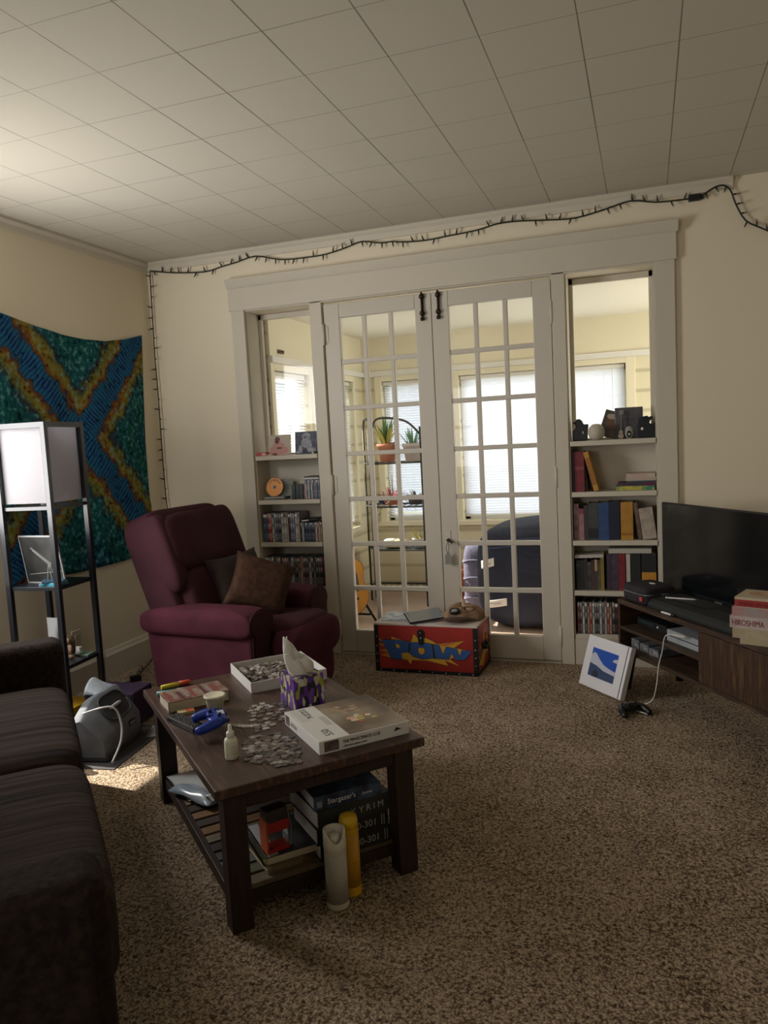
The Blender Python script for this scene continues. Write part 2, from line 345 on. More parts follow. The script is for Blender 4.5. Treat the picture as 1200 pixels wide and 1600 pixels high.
# ------------------------------------------------------------------ built-in bookcases
def bookcase(name, x0, x1, label, plinth):
    t = thing(name, label, 'bookcase', ((x0+x1)/2, 0, 0))
    hw = (x1-x0)/2-.001; D = .192
    c = MB(); c.box(-hw, .178, 0, hw, D, 1.245); c.build('back_panel', M_TRIM, t)
    for s in (-1, 1):
        MB().box(min(s*hw, s*(hw-.006)), .002, 0, max(s*hw, s*(hw-.006)), D, OZ-.001).build('side_panel', M_TRIM, t)
    MB().box(-hw, -.010, .0, hw, .004, .15).build('plinth_board', M_TRIM, t, bevel=.002)
    for z in (1.268, .985, .712, .427, .177):
        MB().box(-hw+.006, -.012, z-.028, hw-.006, .178, z).build('shelf', M_TRIM, t, bevel=.003)
    g = MB(); a = hw-.006
    g.box(-a, .15, 1.268, -a+.022, .178, OZ-.002); g.box(a-.022, .15, 1.268, a, .178, OZ-.002); g.box(-a, .15, OZ-.035, a, .178, OZ-.002); g.box(-a, .15, 1.268, a, .178, 1.280)
    fr = g.build('glazed_frame', M_TRIM, t, bevel=.002, label='fixed glazed light above the top shelf')
    MB().box(-a+.02, .162, 1.278, a-.02, .165, OZ-.033).build('pane', M_GLASS, fr)
    return t
bookcase('built_in_bookcase', LB0, LB1, 'built-in painted bookcase left of French doors, behind the recliner', .15)
bookcase('built_in_bookcase', RB0, RB1, 'built-in painted bookcase right of French doors, beside the television', .15)

# ------------------------------------------------------------------ the sun porch beyond the doors
SX0, SX1, SY0, SY1, SH = .74, 4.1, .2, 1.93, 2.2
M_PORCHW = stripe_mat('porch_siding', (.70, .64, .45), (.50, .45, .30), 'Z', 2.05, .6, .955)
M_PORCH = mat('porch_paint', (.74, .68, .50), .6)
M_PCEIL = mat('porch_ceiling', (.80, .77, .66), .7)
struct(MB().box(.5, 0.0, -.05, SX1+.2, SY1+.2, 0.004).build('floor', mat('porch_floor', (.50, .36, .28), .5, col2=(.58, .46, .38), nscale=3)))
struct(MB().box(.5, SY0, SH, SX1+.2, SY1+.25, SH+.1).build('ceiling', M_PCEIL))
b = MB(); SW0, SW1, WZ0, WZ1 = .12, .80, .62, 1.83
def holes(a0, a1, wins, z0, z1, put):
    xs = a0
    for (p, q) in wins: put(xs, p, 0, SH); put(p, q, 0, z0); put(p, q, z1, SH); xs = q
    put(xs, a1, 0, SH)
LWINS = [(.24, .79), (.86, 1.68)]; FWINS = [(.92, 1.42), (1.60, 2.93)]
holes(SY0, SY1+.2, LWINS, WZ0, WZ1, lambda p, q, z0, z1: b.box(SX0-.15, p, z0, SX0, q, z1))
struct(b.build('wall_left', M_PORCHW))
b = MB(); holes(SX0-.15, SX1+.2, FWINS, WZ0, WZ1, lambda p, q, z0, z1: b.box(p, SY1, z0, q, SY1+.15, z1)); struct(b.build('wall_back', M_PORCHW))
b = MB(); b.box(SX1, SY0, 0, SX1+.15, .42, SH); b.box(SX1, 1.68, 0, SX1+.15, SY1, SH); b.box(SX1, .42, 0, SX1+.15, 1.68, .65); b.box(SX1, .42, 1.85, SX1+.15, 1.68, SH); struct(b.build('wall_right', M_PORCHW))
o = sash('window_7', .42, 1.68, .65, 1.85); o.location = (SX1+.06, 0, 0); o.rotation_euler = (0, 0, PI/2)  # added window out of view, lets the porch fill lamp in
# smooth frieze boards and window casings
b = MB(); b.box(SX0, SY0, 1.92, SX0+.012, SY1, SH); b.box(SX0, SY1-.012, 1.92, SX1, SY1, SH); struct(b.build('trim_6', M_PORCH))
b = MB(); b.box(SX0, SY0, 1.875, SX0+.03, SY1, 1.92); b.box(SX0, SY1-.03, 1.875, SX1, SY1, 1.92); struct(b.build('trim_7', M_WHITE, bevel=.003))
b = MB()
for (p, q) in LWINS: b.box(SX0, p-.05, WZ0-.05, SX0+.018, p, 1.875); b.box(SX0, q, WZ0-.05, SX0+.018, q+.03, 1.875); b.box(SX0, p-.06, WZ0-.04, SX0+.04, q+.05, WZ0); b.box(SX0, p, WZ1, SX0+.018, q, 1.875)
for (p, q) in FWINS: b.box(p-.06, SY1-.018, WZ0-.05, p, SY1, 1.875); b.box(q, SY1-.018, WZ0-.05, q+.07, SY1, 1.875); b.box(p-.08, SY1-.04, WZ0-.04, q+.08, SY1, WZ0); b.box(p, SY1-.018, WZ1, q, SY1, 1.875)
struct(b.build('trim_8', M_PORCH, bevel=.003))
for i, (p, q) in enumerate(LWINS):
    o = sash('window_%d' % (3+i), p, q, WZ0, WZ1); o.location = (SX0-.09, 0, 0); o.rotation_euler = (0, 0, PI/2)
for i, (p, q) in enumerate(FWINS):
    o = sash('window_%d' % (5+i), p, q, WZ0, WZ1, mid=(i == 0)); o.location = (0, SY1+.09, 0)
M_SLAT = translucent_mat('blind_slat', (.86, .88, .92), .5)
def blind(label, x0, x1, z0, z1, loc, rz, tilt, pitch=.022):
    t = thing('window_blind', label, 'blind', loc, rz, None)
    w_ = x1-x0; MB().box(0, -.016, z1-.03, w_, .016, z1).build('head_rail', M_WHITE, t, bevel=.003)
    s = MB(); n = int((z1-.04-z0)/pitch)
    for k in range(n):
        z = z1-.045-k*pitch; a = math.radians(tilt); d = .0125
        dy, dz = d*math.cos(a), d*math.sin(a)
        s.add([(.004, -dy, z-dz), (w_-.004, -dy, z-dz), (w_-.004, 0, z+.0015), (.004, 0, z+.0015), (w_-.004, dy, z+dz), (.004, dy, z+dz)], [(0, 1, 2, 3), (3, 2, 4, 5)], 0, True)
    s.build('slats', M_SLAT, t)
    MB().box(.004, -.010, z0-.012, w_-.004, .010, z0+.004).build('bottom_rail', M_WHITE, t, bevel=.002)
    l = MB()
    for u in (.12, .5, .88): l.tube([(w_*u, -.014, z1-.03), (w_*u, -.014, z0)], .0008, 4)
    l.tube([(w_*.93, -.02, z1-.03), (w_*.93, -.02, z1-.55)], .002, 5); l.build('lift_cords', M_WHITE, t)
    return t
blind('white blind in porch side window seen through the left bookcase opening', .25, .78, .66, 1.825, (SX0-.03, .25, 0), PI/2, 35)
blind('white blind in the porch side window nearest the plant stand', .87, 1.67, .66, 1.825, (SX0-.03, .87, 0), PI/2, 40)
blind('white blind in narrow far window behind the potted plants', .93, 1.41, .66, 1.825, (.93, SY1+.03, 0), 0, -38)
blind('wide closed white blind in far porch window right of the plants', 1.61, 2.92, .66, 1.825, (1.61, SY1+.03, 0), 0, -62)
struct(MB().box(-8, -14, -.6, 12, 14, -.5).build('ground', mat('lawn', (.16, .20, .08), .9, col2=(.25, .24, .14), nscale=4)))
# ------------------------------------------------------------------ tapestry on the left wall
def tiedye():
    m = bpy.data.materials.new('tie_dye'); m.use_nodes = True; N = m.node_tree.nodes; L = m.node_tree.links; b = N['Principled BSDF']
    b.inputs['Roughness'].default_value = .85; b.inputs['Specular IOR Level'].default_value = .1
    tc = N.new('ShaderNodeTexCoord'); sp = N.new('ShaderNodeSeparateXYZ'); wn = N.new('ShaderNodeTexNoise'); wn.inputs['Scale'].default_value = 4.5; wn.inputs['Detail'].default_value = 3; L.new(tc.outputs['Object'], wn.inputs['Vector'])
    wv = N.new('ShaderNodeVectorMath'); wv.operation = 'MULTIPLY_ADD'; wv.inputs[1].default_value = (.06, .06, .06); L.new(wn.outputs['Color'], wv.inputs[0]); L.new(tc.outputs['Object'], wv.inputs[2]); ws = N.new('ShaderNodeVectorMath'); ws.operation = 'SUBTRACT'; ws.inputs[1].default_value = (.03, .03, .03); L.new(wv.outputs[0], ws.inputs[0]); L.new(ws.outputs[0], sp.inputs[0])
    def mth(op, a, c=None, d=None):
        n = N.new('ShaderNodeMath'); n.operation = op
        for i, x in enumerate((a, c, d)):
            if x is None: continue
            if isinstance(x, (int, float)): n.inputs[i].default_value = x
            else: L.new(x, n.inputs[i])
        return n.outputs[0]
    nz = N.new('ShaderNodeTexNoise'); nz.inputs['Scale'].default_value = 16; nz.inputs['Detail'].default_value = 6; L.new(tc.outputs['Object'], nz.inputs['Vector'])
    fine = N.new('ShaderNodeTexNoise'); fine.inputs['Scale'].default_value = 38; fine.inputs['Detail'].default_value = 4; L.new(tc.outputs['Object'], fine.inputs['Vector'])
    du = mth('ABSOLUTE', mth('ADD', sp.outputs[1], .755)); dv = mth('ABSOLUTE', mth('SUBTRACT', sp.outputs[2], 1.43))
    d = mth('SUBTRACT', mth('MULTIPLY', du, .80), mth('MULTIPLY', dv, .72))
    ad = mth('ADD', mth('ABSOLUTE', d), mth('MULTIPLY', mth('SUBTRACT', nz.outputs[0], .5), .16))
    along = mth('ADD', mth('MULTIPLY', du, .72), mth('MULTIPLY', dv, .80))
    st = mth('SINE', mth('ADD', mth('MULTIPLY', along, 240), mth('MULTIPLY', fine.outputs[0], 3)))
    r = N.new('ShaderNodeValToRGB'); cr = r.color_ramp; L.new(mth('MULTIPLY', ad, 2.0), r.inputs[0])
    stops = [(0, (.010, .030, .14)), (.08, (.010, .07, .19)), (.13, (.012, .08, .17)), (.165, (.09, .05, .04)), (.20, (.20, .08, .02)), (.26, (.24, .19, .025)), (.33, (.13, .14, .03)), (.38, (.035, .035, .05)), (.44, (.012, .10, .12)), (.62, (.008, .09, .08)), (.80, (.006, .08, .10)), (.95, (.012, .06, .13))]
    cr.elements[0].position, cr.elements[0].color = 0, (*stops[0][1], 1); cr.elements[1].position, cr.elements[1].color = 1, (*stops[-1][1], 1)
    for p, c in stops[1:-1]: e = cr.elements.new(p); e.color = (*c, 1)
    # ribbed stitches across the blue bands
    inb = mth('MULTIPLY', mth('LESS_THAN', ad, .070), mth('GREATER_THAN', st, .25))
    mx = N.new('ShaderNodeMix'); mx.data_type = 'RGBA'; L.new(mth('MULTIPLY', inb, .75), mx.inputs[0]); L.new(r.outputs[0], mx.inputs[6]); mx.inputs[7].default_value = (.03, .17, .27, 1)
    # pale crackle and dark flecks in the fields
    r2 = N.new('ShaderNodeValToRGB'); r2.color_ramp.elements[0].position = .54; r2.color_ramp.elements[1].position = .66; L.new(fine.outputs[0], r2.inputs[0])
    k = mth('MULTIPLY', mth('MULTIPLY', r2.outputs[0], mth('GREATER_THAN', ad, .10)), .55)
    mx2 = N.new('ShaderNodeMix'); mx2.data_type = 'RGBA'; L.new(k, mx2.inputs[0]); L.new(mx.outputs[2], mx2.inputs[6]); mx2.inputs[7].default_value = (.16, .42, .40, 1)
    r3 = N.new('ShaderNodeValToRGB'); r3.color_ramp.elements[0].position = .33; r3.color_ramp.elements[1].position = .43; r3.color_ramp.elements[0].color = (.25, .2, .3, 1); r3.color_ramp.elements[1].color = (1, 1, 1, 1); L.new(fine.outputs[0], r3.inputs[0])
    mx3 = N.new('ShaderNodeMix'); mx3.data_type = 'RGBA'; mx3.blend_type = 'MULTIPLY'; mx3.inputs[0].default_value = 1; L.new(mx2.outputs[2], mx3.inputs[6]); L.new(r3.outputs[0], mx3.inputs[7])
    L.new(mx3.outputs[2], b.inputs['Base Color'])
    return m
def lerp_pts(P, t):
    t = min(max(t, 0), .99999)*(len(P)-1); i = int(t); k = t-i; return P[i][0]*(1-k)+P[i+1][0]*k, P[i][1]*(1-k)+P[i+1][1]*k
TT = [(-1.40, 2.085), (-1.277, 2.06), (-1.091, 2.029), (-.956, 2.008), (-.786, 1.999), (-.572, 2.008), (-.334, 2.038), (-.125, 2.083)]
TBm = [(-1.392, .684), (-1.2, .682), (-1.005, .681), (-.767, .671), (-.573, .672), (-.357, .671), (-.25, .68), (-.135, .70)]
TRt = [(-.125, 2.083), (-.153, 1.771), (-.172, 1.441), (-.173, 1.109), (-.135, .70)]
def tap(u, v):
    # v 0 top, 1 bottom
    a = lerp_pts(TT, u); c = lerp_pts(TBm, u); e = lerp_pts(TRt, v); z = a[1]*(1-v)+c[1]*v
    y0 = -1.40+.008*v; y = y0+(e[0]-y0)*u
    return (.012+.006*math.sin(9*u+2*v)*math.sin(PI*v)+.004*math.sin(23*u), y, z)
o = MB().sheet(tap, 56, 56).build('tapestry', tiedye(), solid=.002)
tag(o, 'blue and green tie-dye tapestry pinned on the left wall', 'tapestry')

# ------------------------------------------------------------------ string lights
def string_light(label, pts, bulbs, r=.0042):
    path = smoothpath(pts, 3); t = thing('string_light', label, 'string lights', (0, 0, 0))
    MB().tube(path, r, 6).build('wire', mat('green_wire', (.018, .022, .012), .6), t)
    mb = mat('mini_bulb', (.14, .13, .10), .3, spec=.5); msock = bpy.data.materials['green_wire']
    acc = 0; step = sum((path[i+1]-path[i]).length for i in range(len(path)-1))/bulbs; proto = None; nxt = step/2
    for i in range(len(path)-1):
        seg = path[i+1]-path[i]; l = seg.length
        while nxt <= acc+l:
            p = path[i]+seg*((nxt-acc)/l); nxt += step
            if proto is None:
                k = MB(); k.tube([(0, 0, 0), (0, 0, .018)], [.0035, .0048], 6, 0); k.tube([(0, 0, .018), (0, 0, .026), (0, 0, .036)], [.004, .0045, .001], 6, 1)
                proto = k.build('bulb', [msock, mb], t); o = proto
            else: o = proto.copy(); C.objects.link(o); o.parent = t
            d = Vector((0, -.25, random.choice((1, -1, -1, .9)))) + seg.normalized()*random.uniform(-.5, .5)
            if abs(seg.normalized().z) > .7: d = Vector((random.choice((.9, -.4)), random.choice((-.2, -.7)), random.uniform(-.2, .2)))
            o.location = p; o.rotation_euler = d.to_track_quat('Z', 'Y').to_euler()
        acc += l
    return t
WP = [(.037, 2.505), (.216, 2.472), (.441, 2.451), (.558, 2.467), (.674, 2.482), (.81, 2.502), (.983, 2.46), (1.155, 2.452), (1.281, 2.455), (1.406, 2.476), (1.51, 2.498), (1.628, 2.475), (1.70, 2.474), (1.765, 2.462), (1.899, 2.454), (2.031, 2.461), (2.198, 2.47), (2.307, 2.488), (2.43, 2.487), (2.603, 2.469), (2.738, 2.461), (2.887, 2.484), (3.017, 2.508), (3.143, 2.483), (3.267, 2.477), (3.31, 2.477)]
string_light('dark string lights swagged along the wall above the French doors', [(x, -.02, z) for x, z in WP], 52)
string_light('dark string lights hanging down the room corner beside the tapestry', [(.042, -.03, 2.50), (.034, -.03, 2.19), (.032, -.034, 1.94), (.034, -.034, 1.69), (.030, -.034, 1.35), (.030, -.034, 1.05), (.036, -.036, .9), (.035, -.05, .5), (.035, -.06, .2), (.036, -.20, .11), (.040, -.27, .05), (.05, -.35, .008), (.13, -.55, .006), (.20, -.70, .006)], 46, .0035)
string_light('dark string lights drooping right of the black plug near the ceiling', [(3.36, -.02, 2.475), (3.39, -.02, 2.499), (3.448, -.02, 2.521), (3.493, -.02, 2.495), (3.521, -.02, 2.416), (3.565, -.02, 2.332), (3.637, -.02, 2.285), (3.69, -.02, 2.25), (3.80, -.02, 2.15)], 12)
o = MB().box(-.036, -.028, -.014, .022, 0, .016).box(.022, -.024, -.010, .036, -.004, .012).build('plug_adapter', M_BLACK, loc=(3.335, 0, 2.478), bevel=.003)
tag(o, 'black plug adapter on the wall below the ceiling, right of French doors', 'plug')

# ------------------------------------------------------------------ sofa (set diagonally), local x = along, y = towards the back
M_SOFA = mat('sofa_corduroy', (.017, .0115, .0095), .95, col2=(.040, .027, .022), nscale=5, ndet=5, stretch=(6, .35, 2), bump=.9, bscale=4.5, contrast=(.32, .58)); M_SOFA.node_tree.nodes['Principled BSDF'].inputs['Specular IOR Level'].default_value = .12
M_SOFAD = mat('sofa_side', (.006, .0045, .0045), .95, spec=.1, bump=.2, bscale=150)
def sfw(s, f): return (.7071*(s+f), .7071*(f-s))
sx, sy = sfw(2.925, -1.22)
t = thing('sofa', 'dark brown two-seat sofa in the left foreground', 'sofa', (sx, sy, 0), math.radians(-45))
# local x -> s - 2.785 ; local y -> f + 1.22 (front is +y .43)
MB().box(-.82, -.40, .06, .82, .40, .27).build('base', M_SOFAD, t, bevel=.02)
M_ARM = mat('sofa_arm_cloth', (.030, .021, .017), .95, col2=(.016, .011, .009), nscale=60, bump=.25, bscale=130, spec=.12)
for x, dy in ((-.925, 0), (.925, -.035)):
    MB().box(x-.085, -.43, .04, x+.085, .43+dy, .615).build('arm', M_ARM, t, bevel=.045, bseg=6)
for x in (-.41, .41):
    MB().sup((x, .045, .365), (.412, .385, .115), .30, .22, 40, 20).build('seat_cushion', M_SOFA, t)
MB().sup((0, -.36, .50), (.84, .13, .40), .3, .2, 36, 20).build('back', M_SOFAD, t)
for x in (-.41, .41): MB().sup((x, -.20, .62), (.40, .11, .24), .5, .4, 32, 18, rot=(.2, 0, 0)).build('back_cushion', M_SOFA, t)
for x in (-.92, .92):
    for y in (-.36, .33): MB().box(x-.025, y-.025, 0, x+.025, y+.025, .06).build('foot', M_BLACK, t)

# ------------------------------------------------------------------ recliner
M_REC = mat('wine_plush', (.080, .019, .033), .9, col2=(.058, .014, .024), nscale=6, bump=.12, bscale=120, spec=.15)
M_RECD = mat('wine_plush_dark', (.048, .016, .019), .9, col2=(.034, .011, .014), nscale=5, bump=.12, bscale=120, spec=.15)
t = thing('recliner', 'wine red plush recliner in the corner below the tapestry', 'armchair', (.95, -.82, 0), math.radians(-5))
MB().box(-.22, -.26, .04, .40, .26, .30).build('base', M_RECD, t, bevel=.02)
def arm(y):
    o = MB(); o.prism([(-.24, .03), (.355, .03), (.355, .46), (-.29, .46)], (0, y+.072, 0), (1, 0, 0), (0, 0, 1), .144); o = o.build('arm', M_REC, t, bevel=.018, bseg=3)
    MB().sup((.035, y, .475), (.338, .106, .078), .62, .10, 56, 20).build('arm_roll', M_REC, o)
    cap = [(-.074, .05), (-.074, .42)]+[(.100*math.cos(a), .475+.070*math.sin(a)) for a in [PI*1.12-PI*1.24*i/16 for i in range(17)]]+[(.074, .42), (.074, .05)]
    MB().prism([(p[0]*.93, p[1]) for p in cap], (.368, y, 0), (0, 1, 0), (0, 0, 1), .008).build('front_panel', M_RECD, o, bevel=.004)
    MB().tube([(.366, y+yy, z) for yy, z in cap], .006, 6).build('piping', M_RECD, o)
arm(-.285); arm(.285)
MB().sup((.15, 0, .36), (.36, .20, .09), .4, .25, 36, 18, rot=(0, -.06, 0)).build('seat_cushion', M_RECD, t)
f = MB(); f.sup((.455, 0, .33), (.075, .255, .115), .7, .3, 30, 18); f.sup((.425, 0, .16), (.055, .245, .13), .5, .25, 30, 16); f.build('footrest', M_REC, t)
bk = MB(); R_ = (0, -.34, 0)
bk.sup((-.255, 0, .69), (.105, .325, .335), .28, .25, 40, 24, rot=R_); o = bk.build('back', mat('wine_plush_back', (.058, .020, .028), .9, col2=(.042, .015, .020), nscale=5, bump=.12, bscale=120, spec=.15), t)
MB().sup((-.205, 0, .84), (.095, .30, .165), .5, .35, 40, 20, rot=R_).build('headrest_pad', M_RECD, o)
for y in (-.27, .27): MB().sup((-.21, y, .80), (.088, .055, .21), .5, .5, 24, 18, rot=R_).build('headrest_wing', bpy.data.materials['wine_plush_back'], o)
MB().sup((-.105, 0, .56), (.09, .27, .17), .5, .35, 40, 20, rot=R_).build('lumbar_pad', M_RECD, o)
M_PIL = mat('pillow_corduroy', (.070, .036, .022), .95, col2=(.040, .021, .014), nscale=30, bump=.35, bscale=220, spec=.1)
M_PILD = mat('pillow_dark', (.034, .022, .016), .95, col2=(.020, .014, .011), nscale=10, bump=.2, bscale=90)
def pillow(name, label, c, rot, w, h, th, m):
    p = MB()
    def fn(s):
        def g(u, v):
            a, b_ = 2*u-1, 2*v-1; pinch = 1-.10*(1-abs(a)**2)*(abs(b_)**6)-.0; pin2 = 1-.10*(1-abs(b_)**2)*(abs(a)**6)
            z = s*th*((1-a**4)*(1-b_**4))**.55
            return (a*w/2*pin2, b_*h/2*pinch, z)
        return g
    p.sheet(fn(1), 22, 22); 
    q = MB().sheet(fn(-1), 22, 22); p.add(q.v, [f[::-1] for f in q.f], 0, True)
    o = p.build(name, m, loc=c, rot=rot); tag(o, label, 'pillow'); 
    return o
# facing the camera: local z -> towards (+x,-y)
pm = (Matrix.Rotation(math.radians(38), 3, 'Z') @ Matrix.Rotation(math.radians(66), 3, 'X') @ Matrix.Rotation(math.radians(-22), 3, 'Z')).to_euler()
pillow('throw_pillow', 'brown corduroy throw pillow on the recliner seat, the front one', (1.14, -.84, .608), pm, .33, .30, .07, M_PIL)
pm = (Matrix.Rotation(math.radians(60), 3, 'Z') @ Matrix.Rotation(math.radians(68), 3, 'X') @ Matrix.Rotation(math.radians(6), 3, 'Z')).to_euler()
pillow('throw_pillow', 'darker throw pillow tucked behind the brown corduroy pillow on recliner', (.985, -.79, .625), pm, .32, .30, .055, M_PILD)

# ------------------------------------------------------------------ coffee table
TA = math.radians(46.7); eu = Vector((math.cos(TA), math.sin(TA), 0)); ev = Vector((-math.sin(TA), math.cos(TA), 0)); TO = Vector((1.98, -2.693, 0))
def tw(u, v, z=0): p = TO+eu*u+ev*v; return (p.x, p.y, z)
M_TABLE = mat('dark_table_wood', (.062, .030, .019), .42, col2=((.040, .019, .012), (.115, .060, .040)), nscale=5, ndet=6, stretch=(14, 1.2, 6), bump=.12, bscale=6, contrast=(.3, .7), spec=.5)
M_TABLED = mat('espresso_wood', (.022, .012, .009), .5, col2=(.034, .018, .013), nscale=6, stretch=(10, 10, 1))
t = thing('coffee_table', 'dark wood coffee table with slatted lower shelf in front of sofa', 'table', tuple(TO), TA)
TWd, TLn, TZ = .645, 1.02, .43
tp = MB().box(0, 0, TZ-.028, TWd, TLn, TZ).build('tabletop', M_TABLE, t, bevel=.003)
fr = MB(); fr.box(.05, .035, TZ-.078, TWd-.05, .055, TZ-.028); fr.box(.05, TLn-.055, TZ-.078, TWd-.05, TLn-.035, TZ-.028); fr.box(.035, .05, TZ-.078, .055, TLn-.05, TZ-.028); fr.box(TWd-.055, .05, TZ-.078, TWd-.035, TLn-.05, TZ-.028)
fr.build('apron', M_TABLED, t, bevel=.002)
for u in (.028, TWd-.028-.062):
    for v in (.028, TLn-.028-.062): MB().box(u, v, 0, u+.062, v+.062, TZ-.028).build('leg', M_TABLED, t, bevel=.003)
for u in (.038, TWd-.058): MB().box(u, .09, .060, u+.020, TLn-.09, .1005).build('shelf_rail', M_TABLED, t, bevel=.002)
for v in (.068, TLn-.088): MB().box(.09, v, .050, TWd-.09, v+.02, .0845).build('shelf_rail', M_TABLED, t, bevel=.002)
SLC = [(.10, .095, .04), (.05, .055, .05), (.05, .045, .04), (.16, .12, .075), (.045, .032, .024), (.17, .095, .045), (.045, .036, .03), (.15, .085, .04), (.12, .10, .07), (.03, .022, .02), (.05, .055, .058), (.07, .075, .07), (.09, .085, .05), (.11, .085, .055)]
ns = 15
for k in range(ns):
    v = .075+k*(TLn-.15-.045)/(ns-1); c = tuple(x*1.5 for x in SLC[::-1][k % len(SLC)])
    MB().box(.058, v, .085, TWd-.058, v+.045, .101).build('slat', mat('slat_wood', c, .55, col2=tuple(x*.6 for x in c), nscale=6, stretch=(2, 14, 1)), t, bevel=.001, label='one of the mixed-colour slats of the lower shelf')
# ------------------------------------------------------------------ books and cases (shared builders)
def bookmat(c, c2=None, rough=.55):
    return mat('cover', c, rough, col2=c2, nscale=22, ndet=4, contrast=(.42, .6)) if c2 else mat('cover', c, rough)
def book(label, w_, h, d, c, c2=None, loc=(0, 0, 0), rot=(0, 0, 0), flat=False, group=None, band=None, pages=None, name='book', cat='book'):
    """upright: spine faces -y, thickness w_ along x, height h along z; flat: lies on its side, thickness along z, spine length w_ along x"""
    if not flat: loc = (loc[0], loc[1], loc[2]+abs(math.sin(rot[1]))*w_/2)
    t = thing(name, label, cat, loc, 0, group, rot=rot); m = bookmat(c, c2); bt = .0025
    pm = pages or M_PAPER
    if not flat:
        k = MB(); k.box(-w_/2, 0, 0, -w_/2+bt, d, h); k.box(w_/2-bt, 0, 0, w_/2, d, h); k.box(-w_/2+bt, 0, 0, w_/2-bt, bt, h); k.build('cover', m, t)
        MB().box(-w_/2+bt, bt, .003, w_/2-bt, d-.003, h-.004).build('pages', pm, t)
        if band: MB().box(-w_/2+.001, -.0006, h*band[1], w_/2-.001, .0002, h*band[2]).build('spine_label', mat('spine_label', band[0], .6), t)
    else:
        k = MB(); k.box(-w_/2, 0, 0, w_/2, d, bt); k.box(-w_/2, 0, h-bt, w_/2, d, h); k.box(-w_/2, 0, bt, w_/2, bt, h-bt); k.build('cover', m, t)
        MB().box(-w_/2+.003, bt, bt, w_/2-.003, d-.003, h-bt).build('pages', pm, t)
        if band: MB().box(w_*(band[1]-.5), -.0006, .002, w_*(band[2]-.5), .0002, h-.002).build('spine_label', mat('spine_label', band[0], .6), t)
    return t
SP = [((.55, .55, .52), (.06, .06, .08)), ((.05, .06, .10), (.35, .35, .38)), ((.30, .03, .03), (.55, .45, .40)), ((.03, .03, .035), (.45, .42, .38)), ((.10, .13, .22), (.5, .5, .5)), ((.42, .30, .20), (.10, .05, .04)), ((.02, .02, .02), (.25, .05, .05)), ((.25, .25, .27), (.04, .04, .05)), ((.45, .40, .33), (.2, .12, .1)), ((.03, .05, .09), (.12, .2, .3))]
NAMES = ['white-grey', 'dark slate', 'red', 'black', 'blue-grey', 'tan', 'black-and-red', 'grey', 'cream', 'navy']
def discs(where, group, z, xs, h, d=.135, y=.012, name='dvd_case', cat='dvd case', word='video case', order=None, lean=0):
    n = len(xs)-1
    for i in range(n):
        k = order[i % len(order)] if order else random.randrange(len(SP)); a, bb = xs[i], xs[i+1]; w_ = bb-a-.0008
        hh = h*random.uniform(.985, 1.0)
        t = thing(name, '%s %s, %s from the left %s' % (NAMES[k], word, ORD[i], where), cat, ((a+bb)/2, y+random.uniform(0, .004), z), 0, group, rot=(0, lean, 0))
        MB().box(-w_/2, 0, 0, w_/2, d, hh).build('case', mat('case_plastic', (.02, .02, .022) if k not in (0, 8) else (.25, .25, .25), .35), t, bevel=.0008)
        s = MB(); s.box(-w_/2+.0012, -.0006, .004, w_/2-.0012, .0004, hh-.004)
        s.build('spine_insert', mat('spine_print', SP[k][0], .4, col2=SP[k][1], nscale=26, ndet=5, contrast=(.45, .6), stretch=(1.2, 1, .8)), t)
        if i % 3 == 0: MB().box(-w_/2+.0015, -.001, hh*.86, w_/2-.0015, .0, hh*.95).build('logo_band', M_PAPERW, t)
def fr(a, b, n): return [a+(b-a)*i/n for i in range(n+1)]

# ------------------------------------------------------------------ things on the coffee table
def piece_mesh(seed, s=.0185):
    rnd = random.Random(seed); P = []
    cs = [(-1, -1), (1, -1), (1, 1), (-1, 1)]
    for i in range(4):
        a = Vector((*cs[i], 0)); b_ = Vector((*cs[(i+1) % 4], 0)); n = Vector((b_.y-a.y, a.x-b_.x, 0))/2; k = rnd.choice((1, 1, -1)); 
        for tt, off in ((0, 0), (.36, -.04), (.40, .12), (.31, .30), (.40, .46), (.60, .46), (.69, .30), (.60, .12), (.64, -.04)):
            q = a.lerp(b_, tt)+n*off*k; P.append((q.x*s/2, q.y*s/2))
    m = MB(); m.prism(P, (0, 0, 0), (1, 0, 0), (0, 1, 0), .002); return m
PCOL = [(.26, .21, .19), (.10, .08, .075), (.42, .37, .34), (.05, .04, .04), (.18, .13, .11), (.55, .50, .45)]
PMATS = [mat('puzzle_print', c, .35, col2=tuple(x*.45 for x in c), nscale=120, spec=.6) for c in PCOL]
PMESH = [[piece_mesh(k).mesh('puzzle_piece', [PMATS[j]]) for j in range(len(PCOL))] for k in range(4)]
def put_piece(x, y, z, label, group, tilt=.05, dark=0):
    me = PMESH[random.randrange(4)][random.choice((0, 1, 2, 3, 4, 1, 3, 0) if dark else (0, 2, 5, 4, 2, 1))]
    o = bpy.data.objects.new('puzzle_piece', me); C.objects.link(o); o.location = (x, y, z); o.rotation_euler = (random.uniform(-tilt, tilt), random.uniform(-tilt, tilt), random.uniform(0, 6.28))
    tag(o, label, 'puzzle piece', group)
def inpoly(x, y, P):
    c = False
    for i in range(len(P)):
        (x1, y1), (x2, y2) = P[i], P[i-1]
        if (y1 > y) != (y2 > y) and x < (x2-x1)*(y-y1)/(y2-y1)+x1: c = not c
    return c
def scatter(P, n, dmin, z, label, group, dark=0, tilt=.05, tries=4000):
    pts = []; x0, x1 = min(p[0] for p in P), max(p[0] for p in P); y0, y1 = min(p[1] for p in P), max(p[1] for p in P)
    while len(pts) < n and tries:
        tries -= 1; x, y = random.uniform(x0, x1), random.uniform(y0, y1)
        if inpoly(x, y, P) and all((x-a)**2+(y-b_)**2 > dmin*dmin for a, b_ in pts): pts.append((x, y)); put_piece(x, y, z, label, group, tilt, dark)
    return len(pts)
